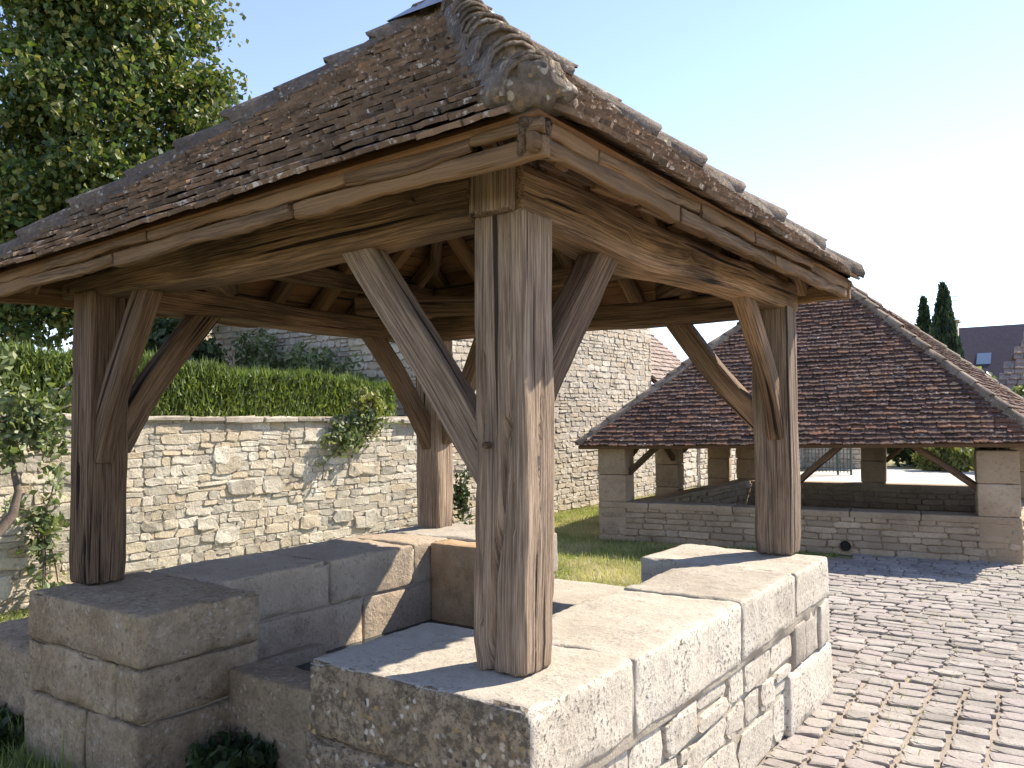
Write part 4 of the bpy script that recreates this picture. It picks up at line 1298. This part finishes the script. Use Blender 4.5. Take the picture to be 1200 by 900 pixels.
# big tree
def big_tree():
    t = thing('leafy_tree', (-13.5, 5.6, 1.58), 'large dense broadleaf tree with dark green crown rising behind the hedge', 'tree')
    v, f = tube([(-13.5, 5.6, 1.58), (-13.45, 5.6, 3.0), (-13.5, 5.7, 5.0), (-13.5, 5.6, 8.5)], [0.32, 0.26, 0.2, 0.08], 10)
    add('trunk', v, f, 'bark', t)
    for k in range(14):
        th = k * 2.4; z_ = 3.0 + k * 0.42; L = 2.3 - k * 0.07
        p0 = Vector((-13.48, 5.65, z_)); p1 = p0 + Vector((math.cos(th) * L * .5, math.sin(th) * L * .5, 0.5)); p2 = p0 + Vector((math.cos(th) * L, math.sin(th) * L, 0.8))
        v, f = tube([p0, p1, p2], [0.09, 0.05, 0.02], 6)
        add('limb', v, f, 'bark', t)
    pts = []
    C_ = np.array([-12.72, 5.6, 7.0])
    # clumps over an uneven ovoid
    nc = 430
    for i in range(nc):
        d = RNG.normal(size=3); d /= np.linalg.norm(d)
        el = d[2]
        R_ = np.array([2.35, 2.35, 5.0]) * np.array([1 - 0.26 * el] * 2 + [1]) * (0.86 + 0.22 * noise.noise(Vector(d * 2.1)) + 0.05 * RNG.normal())
        if el < 0: R_ = R_ * np.array([1.0, 1.0, 0.95])
        q = RNG.random() ** 0.28
        c = C_ + d * R_ * q
        m = int(RNG.integers(120, 260))
        s = RNG.uniform(0.14, 0.36)
        P = c + RNG.normal(size=(m, 3)) * np.array([s, s, s * 0.6])
        pts.append(P)
    P = np.concatenate(pts)
    P = P[P[:, 2] > 2.55]
    leaves('crown', P, 0.085, 'treeleaf', t, asp=1.35, up_bias=0.3)
big_tree()
# second darker tree mass further left / behind
def bush(name, c, R_, n, size, mat, label, cat, asp=1.6, up_bias=0.4, stems=4, group=None, shell=0.35):
    c = np.array(c, float)
    t = thing(name, tuple(c), label, cat, group)
    for k in range(stems):
        th = k * 2.4 + 0.5
        v, f = tube([tuple(c), tuple(c + np.array([math.cos(th) * R_[0] * .3, math.sin(th) * R_[1] * .3, R_[2] * 0.7])),
                     tuple(c + np.array([math.cos(th) * R_[0] * .55, math.sin(th) * R_[1] * .55, R_[2] * 1.3]))], [0.02, 0.014, 0.006], 5)
        add('stem', v, f, 'bark', t)
    nc = max(6, n // 60)
    pts = []
    for i in range(nc):
        d = RNG.normal(size=3); d /= np.linalg.norm(d)
        q = RNG.random() ** shell
        cc = c + np.array([0, 0, R_[2]]) + d * np.array(R_) * q * (0.85 + 0.3 * noise.noise(Vector(d * 2.3) + Vector(c)))
        pts.append(cc + RNG.normal(size=(60, 3)) * np.array(R_) * 0.16)
    P = np.concatenate(pts); P = P[P[:, 2] > c[2] - 0.3 * R_[2]]
    leaves('foliage', P, size, mat, t, asp=asp, up_bias=up_bias)
    return t
bush('dark_tree', (-17.0, 4.0, 1.58), (3.2, 3.0, 3.1), 16000, 0.15, 'darkleaf', 'dark spreading tree at the left edge behind the big leafy tree', 'tree', stems=5)
bush('dark_bush', (-10.4, 5.2, 1.6), (0.9, 0.9, 0.85), 5000, 0.09, 'darkleaf', 'dark low bush under the big tree, between hedge and gable', 'bush')

# hedge
hg = thing('clipped_hedge', (-7.1, 2.5, 1.6), 'long bright green clipped conifer hedge on top of the terrace wall', 'hedge')
def htop(y): return 2.36 - 0.05 * (y - 1.4) + 0.02 * math.sin(y * 3.3)
n = 70000
yy = RNG.uniform(-3.0, 6.42, n)
side = RNG.random(n)
xx = np.where(side < 0.62, -6.72 + RNG.normal(size=n) * 0.05, RNG.uniform(-7.5, -6.70, n))
tp = 2.30 - 0.042 * (yy - 1.4) + 0.03 * np.sin(yy * 2.7) + 0.02 * np.sin(yy * 9.1)
zz = np.where(side < 0.62, 1.62 + RNG.random(n) * (tp - 1.62), tp - RNG.random(n) * 0.06)
end = RNG.random(n) < 0.06
yy = np.where(end, 6.42 + RNG.normal(size=n) * 0.04, yy); xx = np.where(end, RNG.uniform(-7.5, -6.7, n), xx); zz = np.where(end, RNG.uniform(1.6, 2.1, n), zz)
blades('foliage', np.stack([xx, yy, zz], 1), 0.065, 0.022, 'hedgeleaf', hg, lean=0.42)
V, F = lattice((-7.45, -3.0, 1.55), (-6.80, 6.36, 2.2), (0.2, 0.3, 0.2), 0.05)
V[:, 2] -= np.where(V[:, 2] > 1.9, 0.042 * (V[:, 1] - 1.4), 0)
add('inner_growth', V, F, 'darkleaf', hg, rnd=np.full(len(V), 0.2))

# tall weeds between hedge and building
for (x_, y_, h_, lab) in ((-10.2, 6.75, 1.4, 'tall wispy shrub against the shaded gable, left one'), (-9.1, 6.8, 1.2, 'leafy shrub against the middle of the shaded gable'),
                          (-8.1, 6.85, 0.95, 'low ragged shrub against the shaded gable near the hedge end')):
    t = thing('gable_shrub', (x_, y_, 1.58), lab, 'shrub')
    pts = []
    for k in range(26):
        bx, by = x_ + RNG.uniform(-.6, .6), y_ + RNG.uniform(-.3, .3); hh = h_ * RNG.uniform(0.6, 1.1)
        if k < 10:
            v, f = tube([(bx, by, 1.58), (bx + RNG.uniform(-.1, .1), by, 1.58 + hh * .6), (bx + RNG.uniform(-.15, .15), by, 1.58 + hh)], [0.012, 0.008, 0.004], 4)
            add('stem', v, f, 'bark', t)
        m = 130
        kk = RNG.random(m)
        pts.append(np.stack([bx + RNG.normal(size=m) * 0.07, by + RNG.normal(size=m) * 0.07, 1.6 + kk * hh], 1))
    leaves('foliage', np.concatenate(pts), 0.055, 'shrubleaf', t, asp=2.0)

# shrub growing out of the wall head
def wall_plant(name, c, ext, n, size, mat, label, hang=0.3):
    c = np.array(c, float)
    t = thing(name, tuple(c), label, 'shrub')
    pts = []
    for k in range(max(5, n // 70)):
        d = np.array([abs(RNG.normal()) * 0.3, RNG.normal() * 0.6, RNG.normal() * 0.6 - hang])
        tip = c + d * np.array(ext)
        if k < 8:
            v, f = tube([tuple(c), tuple((c + tip) / 2 + np.array([0.05, 0, 0.03])), tuple(tip)], [0.012, 0.008, 0.003], 5)
            add('stem', v, f, 'bark', t)
        kk = RNG.random(70)[:, None]
        pts.append(c + (tip - c) * kk + RNG.normal(size=(70, 3)) * 0.055)
    leaves('foliage', np.concatenate(pts), size, mat, t, asp=1.6)
    return t
wall_plant('wall_shrub', (-6.28, 5.3, 1.55), (0.3, 0.42, 0.34), 1900, 0.042, 'shrubleaf', 'pale green shrub sprouting from the head of the terrace wall near its middle')
wall_plant('wall_shrub', (-6.22, 5.5, 1.72), (0.25, 0.25, 0.3), 600, 0.045, 'yellowleaf', 'small yellowish sprig above the pale shrub on the wall head', hang=-0.2)
t = wall_plant('climbing_shrub', (-5.85, 1.25, 1.62), (0.3, 0.42, 0.36), 1700, 0.05, 'shrubleaf', 'bushy climbing shrub with bent pale stem at the left edge, before the wall', hang=0.05)
v, f = tube([(-5.8, 0.70, 0.0), (-5.75, 0.98, 0.72), (-5.75, 1.12, 0.88), (-5.78, 1.17, 1.06), (-5.85, 1.12, 1.4)], [0.045, 0.042, 0.04, 0.03, 0.015], 8)
add('trunk', v, f, 'bark', t, True)
wall_plant('ivy_sprig', (-6.2, 1.55, 0.75), (0.2, 0.2, 0.7), 500, 0.045, 'shrubleaf', 'thin ivy sprig creeping down the wall base at the left', hang=0.5)
wall_plant('ivy_sprig', (-6.15, 7.2, 0.55), (0.2, 0.2, 0.5), 300, 0.05, 'darkleaf', 'small dark sprig low on the wall just right of the rear left post', hang=0.3)

# far shrubs beyond the road
bush('pampas_bush', (-2.35, 25.2, 0), (0.75, 0.5, 0.42), 2500, 0.13, 'yellowleaf', 'pale yellow green bush by the road, seen under the washhouse eaves', 'bush', asp=3, up_bias=1.0)
bush('dark_bush', (-3.2, 27.3, 0), (1.6, 0.9, 0.95), 5000, 0.16, 'darkleaf', 'dark bush behind the pale yellow green bush across the road', 'bush')
bush('dark_bush', (-0.9, 28.0, 0), (1.5, 0.9, 1.0), 5000, 0.16, 'darkleaf', 'dark bush across the road, hidden partly by the right hand pillar', 'bush')
bush('green_bush', (-1.7, 30.5, 0), (1.8, 1.2, 1.5), 6000, 0.17, 'shrubleaf', 'tall green bush below the slate roof, left of the barn', 'bush')
bush('green_bush', (0.4, 30.2 - 3.6, 0), (1.4, 0.9, 1.4), 5000, 0.16, 'shrubleaf', 'green bush standing in front of the barn roof', 'bush')
# weeds in the shade at the foot of the front
def weed(x_, y_, h_, rad, lab, mat='darkleaf', n=500):
    t = thing('weed_clump', (x_, y_, 0), lab, 'weeds')
    th = RNG.uniform(0, 6.28, n); r_ = rad * np.sqrt(RNG.random(n))
    P = np.stack([x_ + r_ * np.cos(th), y_ + r_ * np.sin(th), RNG.random(n) * h_], 1)
    leaves('foliage', P, 0.045, mat, t, asp=1.8, up_bias=0.8)
weed(-1.75, 0.30, 0.22, 0.18, 'dark weed clump in the corner between front left block and sill stone', n=700)
weed(-0.9, 3.35, 0.22, 0.2, 'dark weeds behind the far corner of the basin', n=600)
weed(-3.3, -0.2, 0.12, 0.35, 'low weeds at the foot of the front left block', n=900)

# grass
def gpts(n, x0, x1, y0, y1):
    return RNG.uniform(x0, x1, n), RNG.uniform(y0, y1, n)
xs, ys = gpts(230000, -6.3, -0.9, -0.6, 14.5)
front = 7.75 + 0.16 * (xs + 4.15)
ok = ~((xs > -2.95) & (xs < 0.02) & (ys > 0.0) & (ys < 3.08)) & ~((xs > -4.2) & (ys > front) & (ys < front + 5.6)) & ~((xs > -1.2) & (ys > 3.15)) & ~((xs > -4.05) & (xs < -3.13) & (ys > 0.12) & (ys < 0.62))
xs, ys = xs[ok], ys[ok]
rn = np.clip(np.array([0.45 + 0.9 * noise.fractal(Vector((a_ * 0.9, b_ * 0.9, 2.0)), 0.8, 2, 3) for a_, b_ in zip(xs, ys)]) + RNG.normal(size=len(xs)) * 0.16, 0, 1)
blades('grass', np.stack([xs, ys, np.full(len(xs), -0.012)], 1), 0.034, 0.010, 'grassblade', None, lean=0.6, kind='stuff', rnd=rn)
xs, ys = gpts(26000, -5.5, -0.9, -0.9, 0.4)
ok = ~((xs > -2.95) & (ys > 0.0)) & ~((xs > -4.05) & (xs < -3.13) & (ys > 0.12))
xs, ys = xs[ok], ys[ok]
blades('tall_grass', np.stack([xs, ys, np.full(len(xs), -0.012)], 1), 0.085, 0.012, 'grassblade', None, lean=0.5, kind='stuff', rnd=RNG.random(len(xs)) * 0.5)
